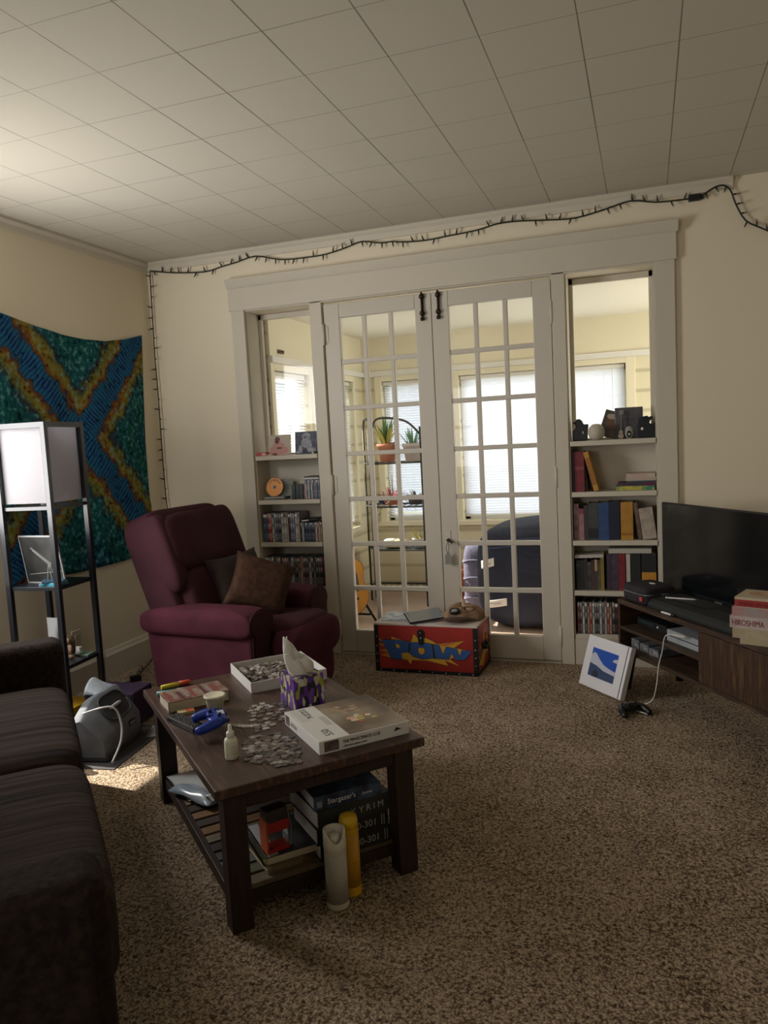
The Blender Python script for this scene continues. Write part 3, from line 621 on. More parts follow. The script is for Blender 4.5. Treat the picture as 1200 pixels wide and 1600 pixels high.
PZ = TZ+.0006
n1 = scatter([(1.885, -2.385), (1.905, -2.31), (1.975, -2.285), (2.045, -2.325), (2.10, -2.43), (2.125, -2.475), (2.085, -2.515), (2.00, -2.50), (1.965, -2.49), (1.93, -2.43)], 125, .0162, PZ, 'loose dark puzzle piece in the wide spread beside the white dropper bottle', 'puzzle pieces spread by the dropper bottle', 1)
n2 = scatter([(1.745, -2.11), (1.77, -2.05), (1.855, -2.035), (1.90, -2.10), (1.92, -2.18), (1.905, -2.29), (1.865, -2.28), (1.86, -2.24), (1.82, -2.20), (1.80, -2.16)], 40, .0235, PZ, 'puzzle piece in the sparse scatter between dropper bottle and tissue box', 'puzzle pieces scattered below the tissue box', 0, .02)
for i in range(9):
    u = i/8; put_piece(1.785+.085*u, -2.255-.012*math.sin(PI*u)+.02*u, PZ, 'puzzle piece joined in the short curved strip beside the dropper bottle', 'joined strip of puzzle pieces', .01)
# open box tray with pieces
t = thing('puzzle_box_tray', 'open white box tray filled with loose puzzle pieces', 'box', (1.685, -1.957, TZ), math.radians(44.5))
A_ = .298; M_BOXW = mat('box_card_white', (.62, .60, .57), .6); M_CARD = mat('grey_card', (.34, .30, .25), .8)
MB().box(.003, .003, 0, A_-.003, A_-.003, .003).build('bottom', M_CARD, t)
for nm, bx in (('side', (0, 0, A_, .003)), ('side', (0, A_-.003, A_, A_)), ('side', (0, .003, .003, A_-.003)), ('side', (A_-.003, .003, A_, A_-.003))):
    MB().box(bx[0], bx[1], 0, bx[2], bx[3], .040).build(nm, M_BOXW, t)
rt = math.radians(44.5); ca, sa = math.cos(rt), math.sin(rt)
def trw(a, b_): return (1.685+a*ca-b_*sa, -1.957+a*sa+b_*ca)
h_ = MB()
for i in range(300):
    a, b_ = random.uniform(.02, A_-.02), random.uniform(.02, A_-.02); q = piece_mesh(i % 4); R2 = Euler((random.uniform(-.5, .5), random.uniform(-.5, .5), random.uniform(0, 6.28))).to_matrix(); zz = random.uniform(.006, .014)
    h_.add([tuple(R2 @ Vector(p)+Vector((a, b_, zz))) for p in q.v], q.f, i % 6)
o = h_.build('puzzle_piece_heap', PMATS, loc=(1.685, -1.957, TZ), rot=(0, 0, rt)); tag(o, 'mass of buried puzzle pieces lying under the top layer in open tray', 'puzzle pieces', kind='stuff')
n3 = scatter([trw(.03, .03), trw(A_-.03, .03), trw(A_-.03, A_-.03), trw(.03, A_-.03)], 110, .019, TZ+.020, 'puzzle piece on the top layer inside the open white tray', 'puzzle pieces in the tray', 0, .3)
# closed puzzle box
t = thing('puzzle_box', 'closed jigsaw puzzle box with a painting on the lid at table corner', 'box', (2.161, -2.418, TZ), math.radians(45.8))
MB().box(0, 0, 0, A_, A_, .040).build('lid', M_BOXW, t, bevel=.002)
# lid: white text panel along the left, picture on the rest (local x runs to the right corner, y to the back)
MB().box(.100, .004, .0398, A_-.003, A_-.004, .0406).build('lid_picture', mat('lid_painting', (.075, .042, .028), .45, col2=((.17, .125, .085), (.30, .25, .18)), nscale=5, ndet=4, spec=.35), t)
pc = MB()
for q in range(16):
    a, b_ = .185+random.gauss(0, .020), .120+random.gauss(0, .018); pc.prism(ell(a, b_, random.uniform(.008, .016), random.uniform(.006, .011), 10), (0, 0, .0404), (1, 0, 0), (0, 1, 0), .0003+.00003*q, q % 4)
for q in range(12):
    a, b_ = .185+random.gauss(0, .03), .205+random.gauss(0, .016); pc.prism(ell(a, b_, random.uniform(.008, .018), random.uniform(.004, .008), 8), (0, 0, .0404), (1, 0, 0), (0, 1, 0), .0003+.00003*q, 4)
pc.build('fruit_print', [mat('fruit_red', (.55, .05, .05), .4), mat('fruit_green', (.45, .42, .10), .4), mat('fruit_pink', (.62, .30, .25), .4), mat('fruit_white', (.6, .55, .42), .4), mat('basket_tan', (.42, .27, .17), .5)], t)
for k, (bd, sz, yy) in enumerate((('PUZZLE', .026, .225), ('550', .036, .06))):
    text('lettering', bd, sz, (.062, yy-.03, .0402), (0, 1, 0) if k == 0 else (0, 1, 0), (-1, 0, 0), mat('grey_ink', (.08, .08, .08), .5), t)
ln = MB()
for q in range(9): ln.box(.018+.008*q if q < 4 else .075+.004*(q-4), .17 if q < 4 else .11, .0399, .0185+.008*q+.0012 if q < 4 else .0765+.004*(q-4), .285 if q < 4 else .19, .0403)
ln.build('print_lines', mat('grey_print', (.30, .29, .28), .6), t)
text('lettering', 'THE PENULTIMATE CLUE', .0135, (.075, -.0006, .020), (1, 0, 0), (0, 0, 1), M_INK, t, sx=.82)
text('lettering', '1,000 pieces jigsaw puzzle', .0075, (.075, -.0006, .009), (1, 0, 0), (0, 0, 1), M_INK, t)
MB().box(.016, -.0007, .006, .062, .0002, .036).build('side_picture', mat('side_picture', (.05, .03, .03), .4, col2=(.16, .10, .09), nscale=40), t)
MB().box(-.0007, .252, .006, .0002, .287, .036).build('side_picture', mat('side_picture', (.05, .03, .03), .4, col2=(.16, .10, .09), nscale=40), t)
text('lettering', 'PUZZLE', .016, (-.0006, .24, .014), (0, -1, 0), (0, 0, 1), mat('pale_ink', (.25, .24, .23), .5), t)
MB().prism([(.245, .018), (.272, .022), (.252, .030)], (0, -.0001, 0), (1, 0, 0), (0, 0, 1), .0005).build('side_logo', M_INK, t)
# tissue box
t = thing('tissue_box', 'purple patterned tissue box with a white tissue standing up from it', 'tissue box', (1.93, -2.096, TZ), math.radians(52))
def floral():
    m = mat('tissue_print', (.10, .03, .22), .45); N = m.node_tree.nodes; L = m.node_tree.links; tc = N.new('ShaderNodeTexCoord')
    v = N.new('ShaderNodeTexVoronoi'); v.inputs['Scale'].default_value = 78; v.inputs['Randomness'].default_value = 1; mp = N.new('ShaderNodeMapping'); mp.inputs['Scale'].default_value = (1, 1, .55); mp.inputs['Rotation'].default_value = (.5, .4, .3)
    L.new(tc.outputs['Object'], mp.inputs[0]); L.new(mp.outputs[0], v.inputs['Vector'])
    sp = N.new('ShaderNodeSeparateColor'); L.new(v.outputs['Color'], sp.inputs[0]); r = N.new('ShaderNodeValToRGB'); r.color_ramp.interpolation = 'CONSTANT'
    el = r.color_ramp.elements; el[0].position = 0; el[0].color = (.09, .025, .2, 1); el[1].position = .38; el[1].color = (.02, .015, .03, 1)
    for p, c in ((.6, (.42, .38, .22)), (.75, (.16, .05, .30)), (.88, (.5, .48, .40)), (.95, (.30, .33, .04))): e = el.new(p); e.color = (*c, 1)
    L.new(sp.outputs[0], r.inputs[0]); L.new(r.outputs[0], N['Principled BSDF'].inputs['Base Color']); return m
MB().box(0, 0, 0, .115, .115, .112).build('carton', floral(), t, bevel=.002)
MB().prism(ell(.0575, .0575, .042, .028, 20), (0, 0, .1118), (1, 0, 0), (0, 1, 0), .0007).build('opening', mat('slot_film', (.5, .5, .52), .3), t)
def tissue(u, v):
    a = 2*PI*u; r_0 = (.041+.008*math.sin(PI*v)-.006*v)*(1+.16*math.sin(3*a+1.2+2*v)+.20*math.sin(7*a+2*v)*v**.5); sk = .016*v
    top = .082+.038*math.cos(a-2.4)-.014*math.sin(2*a)+.006*math.sin(7*a)
    return (.0575+r_0*math.cos(a)*1.05-sk, .0575+r_0*math.sin(a)*.75+sk*.6, .108+v*top+.006*math.sin(5*a)*v)
MB().sheet(tissue, 48, 14).build('tissue', translucent_mat('tissue_paper', (.86, .84, .80), .3), t, solid=.0008)
# novel, highlighters, card, remote, gamepad, tub, dropper bottle
t = book('thick paperback novel with a striped cover lying at the back of coffee table', .218, .038, .135, (.15, .06, .045), (.24, .17, .13), (1.498+.109*math.cos(.854), -2.201+.109*math.sin(.854), TZ), (0, 0, .854), flat=True, pages=M_PAPER)
cv = MB()
for q, c in enumerate(range(9)): cv.box(-.10+.021*q, .012+.01*(q % 2), .038, -.10+.021*q+.013, .125-.013*(q % 3), .0386, q % 4)
cv.build('cover_art', [mat('art_red', (.22, .06, .045), .4), mat('art_cream', (.24, .18, .15), .4), mat('art_dark', (.09, .035, .04), .4), mat('art_grey', (.24, .20, .18), .4)], t)
# the fore-edge, not the spine, faces the room
MB().box(-.106, -.0012, .003, .106, .001, .035).build('fore_edge', M_PAPER, t)
def marker(label, a, b_, body, capc):
    a, b_ = Vector(a), Vector(b_); t = thing('highlighter', label, 'highlighter', tuple(a), rot=tuple((b_-a).to_track_quat('X', 'Z').to_euler())); l = (b_-a).length
    MB().tube([(0, 0, 0), (l*.62, 0, 0)], .0085, 12).build('barrel', mat('marker_barrel', body, .4), t); MB().tube([(l*.6, 0, 0), (l*.93, 0, 0), (l, 0, 0)], [.0095, .009, .006], 12).build('cap', mat('marker_cap', capc, .4), t)
marker('yellow highlighter with an orange-red cap beside the thick novel', (1.315, -1.985, TZ+.010), (1.385, -1.895, TZ+.0100), (.62, .50, .03), (.55, .07, .02))
marker('teal highlighter lying between yellow highlighter and the novel', (1.345, -2.055, TZ+.010), (1.435, -1.975, TZ+.010), (.10, .40, .38), (.22, .25, .34))
t = thing('matchbox', 'small orange and yellow matchbox-like box leaning against the novel', 'box', (1.556, -2.185, TZ), .75)
MB().box(-.028, -.016, 0, .028, .016, .010).build('sleeve', mat('pale_card', (.55, .48, .25), .5), t, bevel=.001); MB().box(.0, -.015, .0099, .026, .015, .0105).build('printed_patch', mat('orange_print', (.6, .12, .05), .5), t)
t = thing('remote_control', 'black remote control lying under the blue game controller', 'remote control', (1.625, -2.287, TZ), math.radians(-27))
MB().box(-.088, -.024, 0, .088, .024, .018).build('body', M_BLACK, t, bevel=.005)
mbt = mat('remote_button', (.07, .07, .065), .5); proto = None
for i in range(11):
    for j in range(4):
        if proto is None: proto = MB().box(-.0045, -.0035, 0, .0045, .0035, .0022).build('button', mbt, t, bevel=.0008); o = proto
        else: o = proto.copy(); C.objects.link(o); o.parent = t
        o.location = (-.078+.0145*i, -.016+.0107*j, .0178)
def gamepad(label, loc, rz, c, c2, tilt=0, z0=.0):
    t = thing('game_controller', label, 'game controller', loc, rot=(tilt, 0, rz))
    mb_ = mat('controller_shell', c, .35); md = mat('controller_dark', c2, .4)
    b = MB(); b.sup((.012, 0, .030), (.034, .060, .017), .55, .5, 30, 14)
    for s in (-1, 1): b.tube(smoothpath([(.020, s*.050, .030), (-.015, s*.066, .027), (-.050, s*.073, .018), (-.072, s*.070, .013)], 3), [.018, .019, .020, .020, .0195, .0185, .0175, .0165, .014, .010], 14)
    b.build('shell', mb_, t)
    for x, y in ((.020, -.036), (-.008, .020)): k = MB(); k.lathe([(.0, .040), (.007, .040), (.006, .052), (.009, .055), (.009, .058), (0, .057)], 14, (x, y, 0)); k.build('thumbstick', md, t)
    for dx, dy in ((.012, 0), (-.012, 0), (0, .012), (0, -.012)): k = MB(); k.lathe([(.0045, .040), (.0045, .0495), (.003, .051), (0, .051)], 10, (.022+dx, .036+dy, 0)); k.build('button', md, t)
    k = MB(); k.box(-.018, -.024, .043, -.006, -.012, .0495); k.box(-.024, -.0205, .043, .0, -.0155, .0495); k.build('direction_pad', md, t)
    for s in (-1, 1): k = MB(); k.sup((.046, s*.036, .030), (.010, .020, .009), .6, .5, 16, 10); k.build('bumper', md, t)
    return t
gp = gamepad('blue game controller standing on the remote control on the coffee table', (1.745, -2.312, TZ+.018), math.radians(38), (.012, .045, .35), (.02, .03, .09))
gp.scale = (.86, .86, .86); MB().box(.016, -.022, .046, .040, .022, .0485).build('clear_panel', mat('pale_panel', (.45, .5, .6), .2, spec=.7), gp)
t = thing('plastic_tub', 'small translucent tub with a cream lid behind the blue controller', 'tub', (1.652, -2.150, TZ))
MB().lathe([(0, 0), (.026, 0), (.032, .045), (.033, .052), (0, .052)], 28).build('cup', mat('cloudy_plastic', (.50, .47, .34), .35), t)
MB().lathe([(0, .05), (.036, .05), (.0375, .054), (.0375, .059), (.034, .061), (.030, .058), (0, .058)], 28).build('lid', mat('cream_lid', (.66, .61, .47), .4), t)
t = thing('dropper_bottle', 'white dropper bottle with pointed cap near the front table edge', 'bottle', (1.912, -2.487, TZ))
MB().lathe([(0, 0), (.0175, 0), (.0195, .003), (.0195, .052), (.017, .060), (.010, .064), (.010, .068), (0, .068)], 24).build('bottle', mat('bottle_white', (.66, .63, .50), .35), t, label='cream plastic bottle body')
MB().lathe([(.0115, .064), (.0115, .078), (.010, .080), (.0065, .0815), (.0055, .098), (.0035, .102), (0, .102)], 20).build('cap', mat('cap_white', (.72, .70, .62), .4), t)
k = MB()
for q in range(4): k.prism(ell(0, 0, .0197, .0197, 24, -1.2, .2)+ell(0, 0, .0190, .0190, 24, -1.2, .2)[::-1], (0, 0, .018+.007*q), (1, 0, 0), (0, 1, 0), .0016)
k.build('print_lines', mat('grey_print2', (.30, .28, .24), .6), t)

# ------------------------------------------------------------------ things on the table's lower shelf
SZ = .1015
def onshelf(fn, label, u, v, z, *a, **k): return fn(label, *a, loc=tw(u, v, z), rot=(0, 0, TA+k.pop('dr', 0)), **k)
z = SZ; dk = (.010, .010, .012)
for i, (lab, txt) in enumerate((('thick black textbook at the bottom of the dark stack under table', '200-301'), ('thick black textbook second from the bottom of dark stack under table', '200-301'))):
    t = onshelf(book, lab, .432-.008*i, .070, z, .235, .050, .20, dk, flat=True, pages=M_PAPERW)
    text('lettering', txt, .030, (-.02, -.0008, .014), (1, 0, 0), (0, 0, 1), mat('silver_ink', (.35, .35, .35), .4), t)
    MB().box(.095, -.0008, .008, .097, .0002, .042).build('spine_rule', bpy.data.materials['silver_ink'], t); MB().box(.103, -.0008, .008, .105, .0002, .042).build('spine_rule', bpy.data.materials['silver_ink'], t)
    z += .050
t = onshelf(book, 'wide dark grey hardback third in the dark stack under table', .432, .068, z, .245, .055, .225, (.030, .031, .030), (.020, .021, .021), flat=True, pages=M_PAPERW, dr=.03)
text('lettering', 'S K Y R I M', .028, (-.035, -.0008, .016), (1, 0, 0), (0, 0, 1), bpy.data.materials['silver_ink'], t); z += .055
t = onshelf(book, 'navy star-chart book topmost of the dark stack under the table', .412, .072, z, .215, .042, .17, (.012, .016, .034), (.05, .08, .13), flat=True, pages=M_PAPERW, dr=-.05)
text('lettering', "Stargazer's", .021, (-.065, -.0008, .014), (1, 0, 0), (0, 0, 1), mat('white_ink', (.6, .6, .62), .5), t); text('lettering', 'Journal', .011, (.048, -.0008, .016), (1, 0, 0), (0, 0, 1), bpy.data.materials['white_ink'], t)
MB().box(-.098, -.0008, .008, -.082, .0002, .026).build('spine_emblem', mat('grey_emblem', (.2, .22, .26), .5), t)
# notebook pile
onshelf(book, 'brown paperback at the bottom of the notebook pile under table', .235, .098, SZ, .155, .016, .21, (.20, .15, .08), (.10, .07, .04), flat=True, dr=.05)
t = thing('spiral_notebook', 'spiral notebook with a black cover under the small red box', 'notebook', tw(.245, .108, SZ+.016), TA-.02)
MB().box(-.085, 0, 0, .085, .215, .022).build('pages', mat('cream_pages', (.62, .56, .42), .7), t, bevel=.006, bseg=3); MB().box(-.088, .002, .022, .088, .217, .0245).build('cover', mat('notebook_cover', (.018, .018, .018), .5, col2=(.10, .10, .10), nscale=14), t); MB().box(-.086, .004, .0243, -.045, .212, .0252).build('cover_margin', mat('margin_white', (.42, .42, .42), .5), t); MB().box(-.0865, .01, .003, -.0845, .19, .018).build('divider_edge', mat('divider_lime', (.42, .45, .05), .6), t)
proto = None
for q in range(22):
    if proto is None: proto = MB().tube([(-.084+.010*math.cos(a), 0, .012+.016*math.sin(a)) for a in [2*PI*k/14 for k in range(15)]], .0018, 5).build('coil_ring', M_BLACK, t); o = proto
    else: o = proto.copy(); C.objects.link(o); o.parent = t
    o.location = (0, .008+.0095*q, 0)
t = thing('gift_box', 'small red and grey box with a strap standing on spiral notebook', 'box', tw(.205, .150, SZ+.0405), TA+.10)
MB().box(-.034, -.022, 0, .034, .022, .012).build('base', mat('red_card', (.42, .025, .02), .5), t); MB().box(-.032, -.020, .012, .032, .020, .062).build('window', glass_mat('clear_plastic', .1, (.8, .8, .78)), t)
MB().box(-.036, -.024, .062, .036, .024, .092).build('red_band', bpy.data.materials['red_card'], t); MB().box(-.034, -.022, .092, .034, .022, .128).build('lid', mat('dark_card', (.045, .035, .035), .5), t)
MB().box(-.038, -.024, 0, -.032, .024, .10).build('orange_side', mat('orange_card', (.50, .10, .03), .5), t)
MB().tube(smoothpath([(.040, 0, .12), (.050, -.005, .06), (.045, -.01, .01), (.036, -.02, .004)]), .0015, 6).build('strap', mat('strap_grey', (.3, .3, .3), .5), t)
# papers and a folded plastic bag at the far end
t = thing('envelope', 'white padded envelope with a red mark lying on the lower shelf', 'envelope', tw(.155, .80, SZ+.002), TA+.1)
def bag(w_, d, h, seed):
    def fn(u, v): return ((u-.5)*w_, (v-.5)*d, h*(.3+.7*(1-abs(2*u-1)**3)*(1-abs(2*v-1)**3))+.004*math.sin(9*u+seed)*math.sin(7*v+seed*2))
    return fn
M_PL = mat('milky_plastic', (.50, .52, .52), .25, spec=.6)
MB().sheet(bag(.20, .26, .022, 1), 16, 16).build('body', M_PL, t, solid=.002); MB().box(.015, -.04, .026, .055, -.02, .0285).build('red_mark', mat('red_print', (.55, .06, .06), .5), t)
t = thing('plastic_bag', 'folded blue-grey plastic bag hanging off the lower shelf rail', 'bag', (1.545, -2.150, SZ+.010), math.radians(-20))
MB().sheet(bag(.23, .070, .030, 4), 22, 10).build('body', mat('blue_plastic', (.20, .27, .36), .2, col2=(.42, .47, .52), nscale=10, stretch=(.4, 5, 1), spec=.7), t, solid=.002); MB().sheet(lambda u, v: (.075+.05*u, .04*v-.02, .030+.006*math.sin(5*u)), 6, 4).build('crumpled_corner', M_PL, t, solid=.001)

# ------------------------------------------------------------------ spray cans on the carpet
t = thing('spray_can', 'white aerosol spray can standing before the coffee table', 'spray can', (2.207, -2.452, 0))
MB().lathe([(0, 0), (.030, 0), (.033, .004), (.033, .006), (.032, .010), (.032, .170), (.030, .185), (0, .185)], 30).build('can', mat('can_white', (.55, .53, .45), .4), t)
MB().lathe([(.0322, .02), (.0322, .165)], 30, smooth=True).build('printed_label', stripe_mat('can_print', (.50, .48, .42), (.36, .355, .33), 'Z', 62, .45, .72, 9), t)
k = MB(); n = 30; prof = []
for j in range(n):
    a = 2*PI*j/n; dip = .035*max(0, math.cos(a+.95))**2; prof.append((a, .232-dip))
vs = []; 
for a, zt in prof: vs += [(.033*math.cos(a), .033*math.sin(a), .180), (.0325*math.cos(a), .0325*math.sin(a), zt), (.026*math.cos(a), .026*math.sin(a), zt+.002), (.026*math.cos(a), .026*math.sin(a), .186)]
fs = []
for j in range(n):
    b_ = (j+1) % n
    for q in range(3): fs.append((j*4+q, b_*4+q, b_*4+q+1, j*4+q+1))
k.add(vs, fs, 0, True); k.build('actuator_cap', mat('cap_cream', (.62, .60, .50), .4), t)
MB().lathe([(0, .18), (.018, .182), (.018, .212), (.010, .218), (0, .218)], 18).build('spray_button', bpy.data.materials['cap_cream'], t)
t = thing('spray_can', 'yellow aerosol can right behind the white spray can', 'spray can', (2.224, -2.384, 0))
MB().lathe([(0, 0), (.027, 0), (.030, .004), (.030, .008), (.0285, .012), (.0285, .205), (.024, .228), (.015, .232), (0, .232)], 28).build('can', mat('can_yellow', (.62, .36, .012), .35), t)
MB().lathe([(.0288, .03), (.0288, .19)], 28).build('printed_label', stripe_mat('can_print_y', (.62, .36, .02), (.48, .18, .03), 'Z', 55, .4, .75, 9), t)
MB().lathe([(.028, .20), (.0285, .225), (.024, .241), (.010, .244), (0, .244)], 24).build('cap', mat('cap_yellow', (.68, .42, .02), .4), t)
# ------------------------------------------------------------------ painted trunk by the French doors
M_RED = mat('trunk_red', (.36, .030, .022), .45, col2=(.27, .022, .018), nscale=5)
M_YEL = mat('trunk_yellow', (.60, .34, .035), .5); M_BLU = mat('trunk_blue', (.035, .10, .30), .5); M_ORG = mat('trunk_orange', (.50, .16, .04), .5)
t = thing('trunk', 'red comic-painted trunk lettered POW in front of French doors', 'trunk', (1.873, -.170, 0), math.radians(-1.5))
CW, CD, CH = .606, .292, .285; X0, X1, Y0, Y1 = -CW/2, CW/2, -CD/2, CD/2
MB().box(X0, Y0, .006, X1, Y1, CH-.012).build('body', M_RED, t, bevel=.002)
MB().box(X0-.002, Y0-.002, CH-.012, X1+.002, Y1+.002, CH).build('lid', mat('trunk_lid_pale', (.60, .52, .48), .4), t, bevel=.002)
e = MB(); q = .024
for x in (X0, X1):
    for y in (Y0, Y1):
        sx_, sy_ = (1 if x < 0 else -1), (1 if y < 0 else -1)
        e.box(min(x-sx_*.002, x+sx_*q), min(y-sy_*.002, y), 0, max(x-sx_*.002, x+sx_*q), max(y-sy_*.002, y), CH-.012)
        e.box(min(x-sx_*.002, x), min(y-sy_*.002, y+sy_*q), 0, max(x-sx_*.002, x), max(y-sy_*.002, y+sy_*q), CH-.012)
e.box(X0, Y0-.002, 0, X1, Y0, .020); e.box(X0, Y1, 0, X1, Y1+.002, .020); e.box(X0-.002, Y0, 0, X0, Y1, .02); e.box(X1, Y0, 0, X1+.002, Y1, .02)
ed = e.build('edge_strips', M_BLACK, t, label='black edging strips')
s = MB()
for k in range(8): s.lathe([(.0042, 0), (.003, .0022), (0, .003)], 8, (0, 0, 0)); m_ = len(s.v)
s = MB()
def stud(x, y, z, ax):
    k = MB().lathe([(.0042, 0), (.003, .0022), (0, .003)], 8); R2 = Vector(ax).to_track_quat('Z', 'Y').to_matrix()
    s.add([tuple(R2 @ Vector(p)+Vector((x, y, z))) for p in k.v], k.f, 0, True)
for k in range(8): stud(X0+.03+k*(CW-.06)/7, Y0-.002, .010, (0, -1, 0))
for z in (.06, .105, .150, .205):
    for x in (X0+.012, X1-.012): stud(x, Y0-.002, z, (0, -1, 0))
    for y in (Y0+.012, Y1-.012): stud(X1+.002, y, z, (1, 0, 0))
s.build('studs', M_STEEL, ed, label='silver studs')
# the lettering: picture points of the front panel mapped to the panel
def pw(P): return [((a-500)/848*CW-.03, (845-b_)/455*.280-.004) for a, b_ in P]
O_ = (0, Y0-.0002, 0)
def decal(P, lay, m): MB().prism(P, (0, Y0, 0), (1, 0, 0), (0, 0, 1), .0007+.0005*lay).build('painted_shape', m, t)
burst = [(130, 520), (260, 545), (262, 503), (400, 548), (430, 540), (450, 470), (482, 505), (545, 500), (600, 525), (640, 555), (860, 515), (780, 580), (915, 610), (800, 660), (740, 690), (815, 750), (700, 705), (725, 752), (560, 716), (430, 716), (416, 762), (385, 716), (300, 712), (160, 685), (240, 655), (150, 640), (225, 612), (130, 575), (205, 575)]
decal(pw([(a+(3 if a > 500 else -3), b_+(3 if b_ > 620 else -3)) for a, b_ in burst]), 0, M_INK)
decal(pw(burst), 1, M_YEL)
for P in ([(134, 523), (258, 545), (180, 552)], [(155, 640), (222, 615), (225, 640)], [(138, 578), (205, 580), (215, 600)], [(262, 508), (395, 548), (300, 540)], [(165, 683), (238, 660), (240, 690)], [(640, 558), (850, 518), (700, 572)]): decal(pw(P), 2, M_ORG)
letters = [(172, 538), (330, 534), (430, 552), (540, 550), (600, 558), (660, 566), (688, 648), (712, 576), (800, 590), (818, 656), (840, 600), (918, 610), (860, 690), (790, 692), (752, 636), (732, 692), (600, 688), (520, 702), (440, 682), (400, 645), (342, 655), (347, 712), (262, 716)]
decal(pw([(500+(a-500)*1.012, 625+(b_-625)*1.07) for a, b_ in letters]), 2, M_INK); decal(pw(letters), 3, M_BLU)
for P in ([(296, 568), (318, 572), (334, 592), (320, 612), (302, 604)], [(485, 598), (535, 598), (538, 640), (512, 660), (487, 645)]):
    c = (sum(p[0] for p in P)/len(P), sum(p[1] for p in P)/len(P)); decal(pw([(c[0]+(a-c[0])*1.18, c[1]+(b_-c[1])*1.12) for a, b_ in P]), 4, M_INK); decal(pw(P), 5, M_YEL)
for P in ([(408, 556), (424, 556), (412, 652), (402, 648)], [(600, 560), (612, 560), (626, 690), (608, 692)]): decal(pw(P), 4, M_INK)
# right end: burst and handle
for lay, P, m in ((0, [(.02, .06), (.10, .10), (.06, .16), (.13, .15), (.15, .235), (.18, .16), (.25, .18), (.20, .12), (.26, .09), (.18, .08), (.12, .03)], M_YEL), (1, [(.07, .10), (.13, .12), (.2, .10), (.19, .14), (.12, .15)], M_BLU)):
    MB().prism(P, (X1, Y0, 0), (0, 1, 0), (0, 0, 1), .0007+.0005*lay).build('painted_shape', m, t)
h = MB(); h.box(X1, -.055, .125, X1+.006, .055, .165); h.tube(smoothpath([(X1+.004, -.045, .15), (X1+.022, -.03, .135), (X1+.022, .03, .135), (X1+.004, .045, .15)], 4), .008, 8); h.build('end_handle', M_BLACK, t)
h = MB(); h.prism(ell(-.022, .236, .021, .021, 18, 0, PI)+ell(-.022, .180, .015, .015, 14, PI, 2*PI), (0, Y0-.001, 0), (1, 0, 0), (0, 0, 1), .006); h.prism(ell(-.022, .236, .010, .010), (0, Y0-.006, 0), (1, 0, 0), (0, 0, 1), .007); hs = h.build('hasp', M_BLACK, t, bevel=.001)
s = MB(); stud(-.022, Y0-.007, .205, (0, -1, 0)); stud(-.022, Y0-.013, .238, (0, -1, 0)); s.build('rivets', M_STEEL, hs)
# on the trunk
CZ = CH+.0005
t = book('glossy pale blue magazine lying on the left of the trunk lid', .26, .008, .20, (.35, .45, .52), (.70, .75, .78), (1.725, -.250, CZ), (0, 0, .12), flat=True, name='magazine', cat='magazine', pages=M_PAPERW)
t = thing('tablet', 'tablet in a black case lying tilted on the trunk lid', 'tablet', (1.845, -.225, CZ+.022), rot=(.20, -.06, .55))
MB().box(-.105, -.075, 0, .105, .075, .012).build('case', M_BLACK, t, bevel=.005); MB().box(-.094, -.064, .0118, .094, .064, .0135).build('screen', mat('tablet_screen', (.20, .22, .24), .12, spec=.8), t); MB().box(-.098, -.068, .0117, .098, .068, .0128).build('screen_border', mat('pale_border', (.5, .5, .5), .4), t)
t = thing('cap', 'crumpled tan cloth cap with a dark badge on the trunk lid', 'hat', (2.055, -.165, CZ), .15)
def capf(u, v):
    a = 2*PI*u; r_0 = math.cos(v*PI/2*.98)**.7; w_ = 1+.13*math.sin(3*a+2)*(1-v)+.07*math.sin(7*a)+.04*math.sin(11*a+5*v)
    return (.112*r_0*math.cos(a)*w_+.01*v, .085*r_0*math.sin(a)*w_, .004+.070*math.sin(v*PI/2)*(1+.22*math.sin(2*a+1)+.12*math.sin(5*a+4*v)))
MB().sheet(capf, 40, 14).build('crown', mat('tan_canvas', (.36, .23, .13), .9, col2=(.22, .13, .075), nscale=12, bump=.3, bscale=60), t, solid=.003)
MB().sheet(lambda u, v: (-.02+.20*(u-.5)*(1-.3*v), -.08-.075*v+.05*(2*u-1)**2*v, .018+.012*math.sin(PI*u)+.004*v), 14, 5).build('brim', mat('brown_brim', (.08, .045, .035), .8), t, solid=.004)
bd = MB(); bd.sup((-.035, -.072, .062), (.030, .012, .020), .6, .8, 18, 10, rot=(-.75, 0, .2)); o = bd.build('badge', M_BLACK, t)
MB().sup((-.035, -.079, .066), (.018, .008, .010), .6, .9, 14, 8, rot=(-.75, 0, .2)).build('badge_emblem', mat('badge_grey', (.3, .3, .3), .5), o)
MB().tube(smoothpath([(.0, -.06, .075), (.04, -.055, .082), (.075, -.03, .070), (.06, -.062, .06), (.02, -.075, .055)], 4), .002, 6).build('cord', M_BLACK, t)

# ------------------------------------------------------------------ television stand (set diagonally); local x along the front, y backwards
SA = math.radians(-56.3); AO = (2.918, -.375)
def sw(x, y, z=0): c, s_ = math.cos(SA), math.sin(SA); return (AO[0]+x*c-y*s_, AO[1]+x*s_+y*c, z)
M_RUST = mat('rustic_wood', (.062, .030, .014), .55, col2=((.036, .017, .009), (.11, .056, .026)), nscale=4, ndet=6, stretch=(1, 1, 9), bump=.1, bscale=8, contrast=(.3, .7))
M_RUSTV = mat('rustic_door', (.075, .036, .014), .55, col2=((.034, .016, .008), (.14, .072, .026)), nscale=4, ndet=6, stretch=(12, 12, 1.1), bump=.12, bscale=9, contrast=(.3, .7))
M_RUSTH = mat('rustic_shelf', (.065, .038, .022), .5, col2=((.038, .022, .014), (.12, .074, .045)), nscale=4, ndet=6, stretch=(1, 9, 9), contrast=(.3, .7))
t = thing('tv_stand', 'low rustic wood television stand set across the right corner', 'tv stand', sw(0, 0), SA)
SLn, SD, SB, ST = 1.70, .37, .200, .465
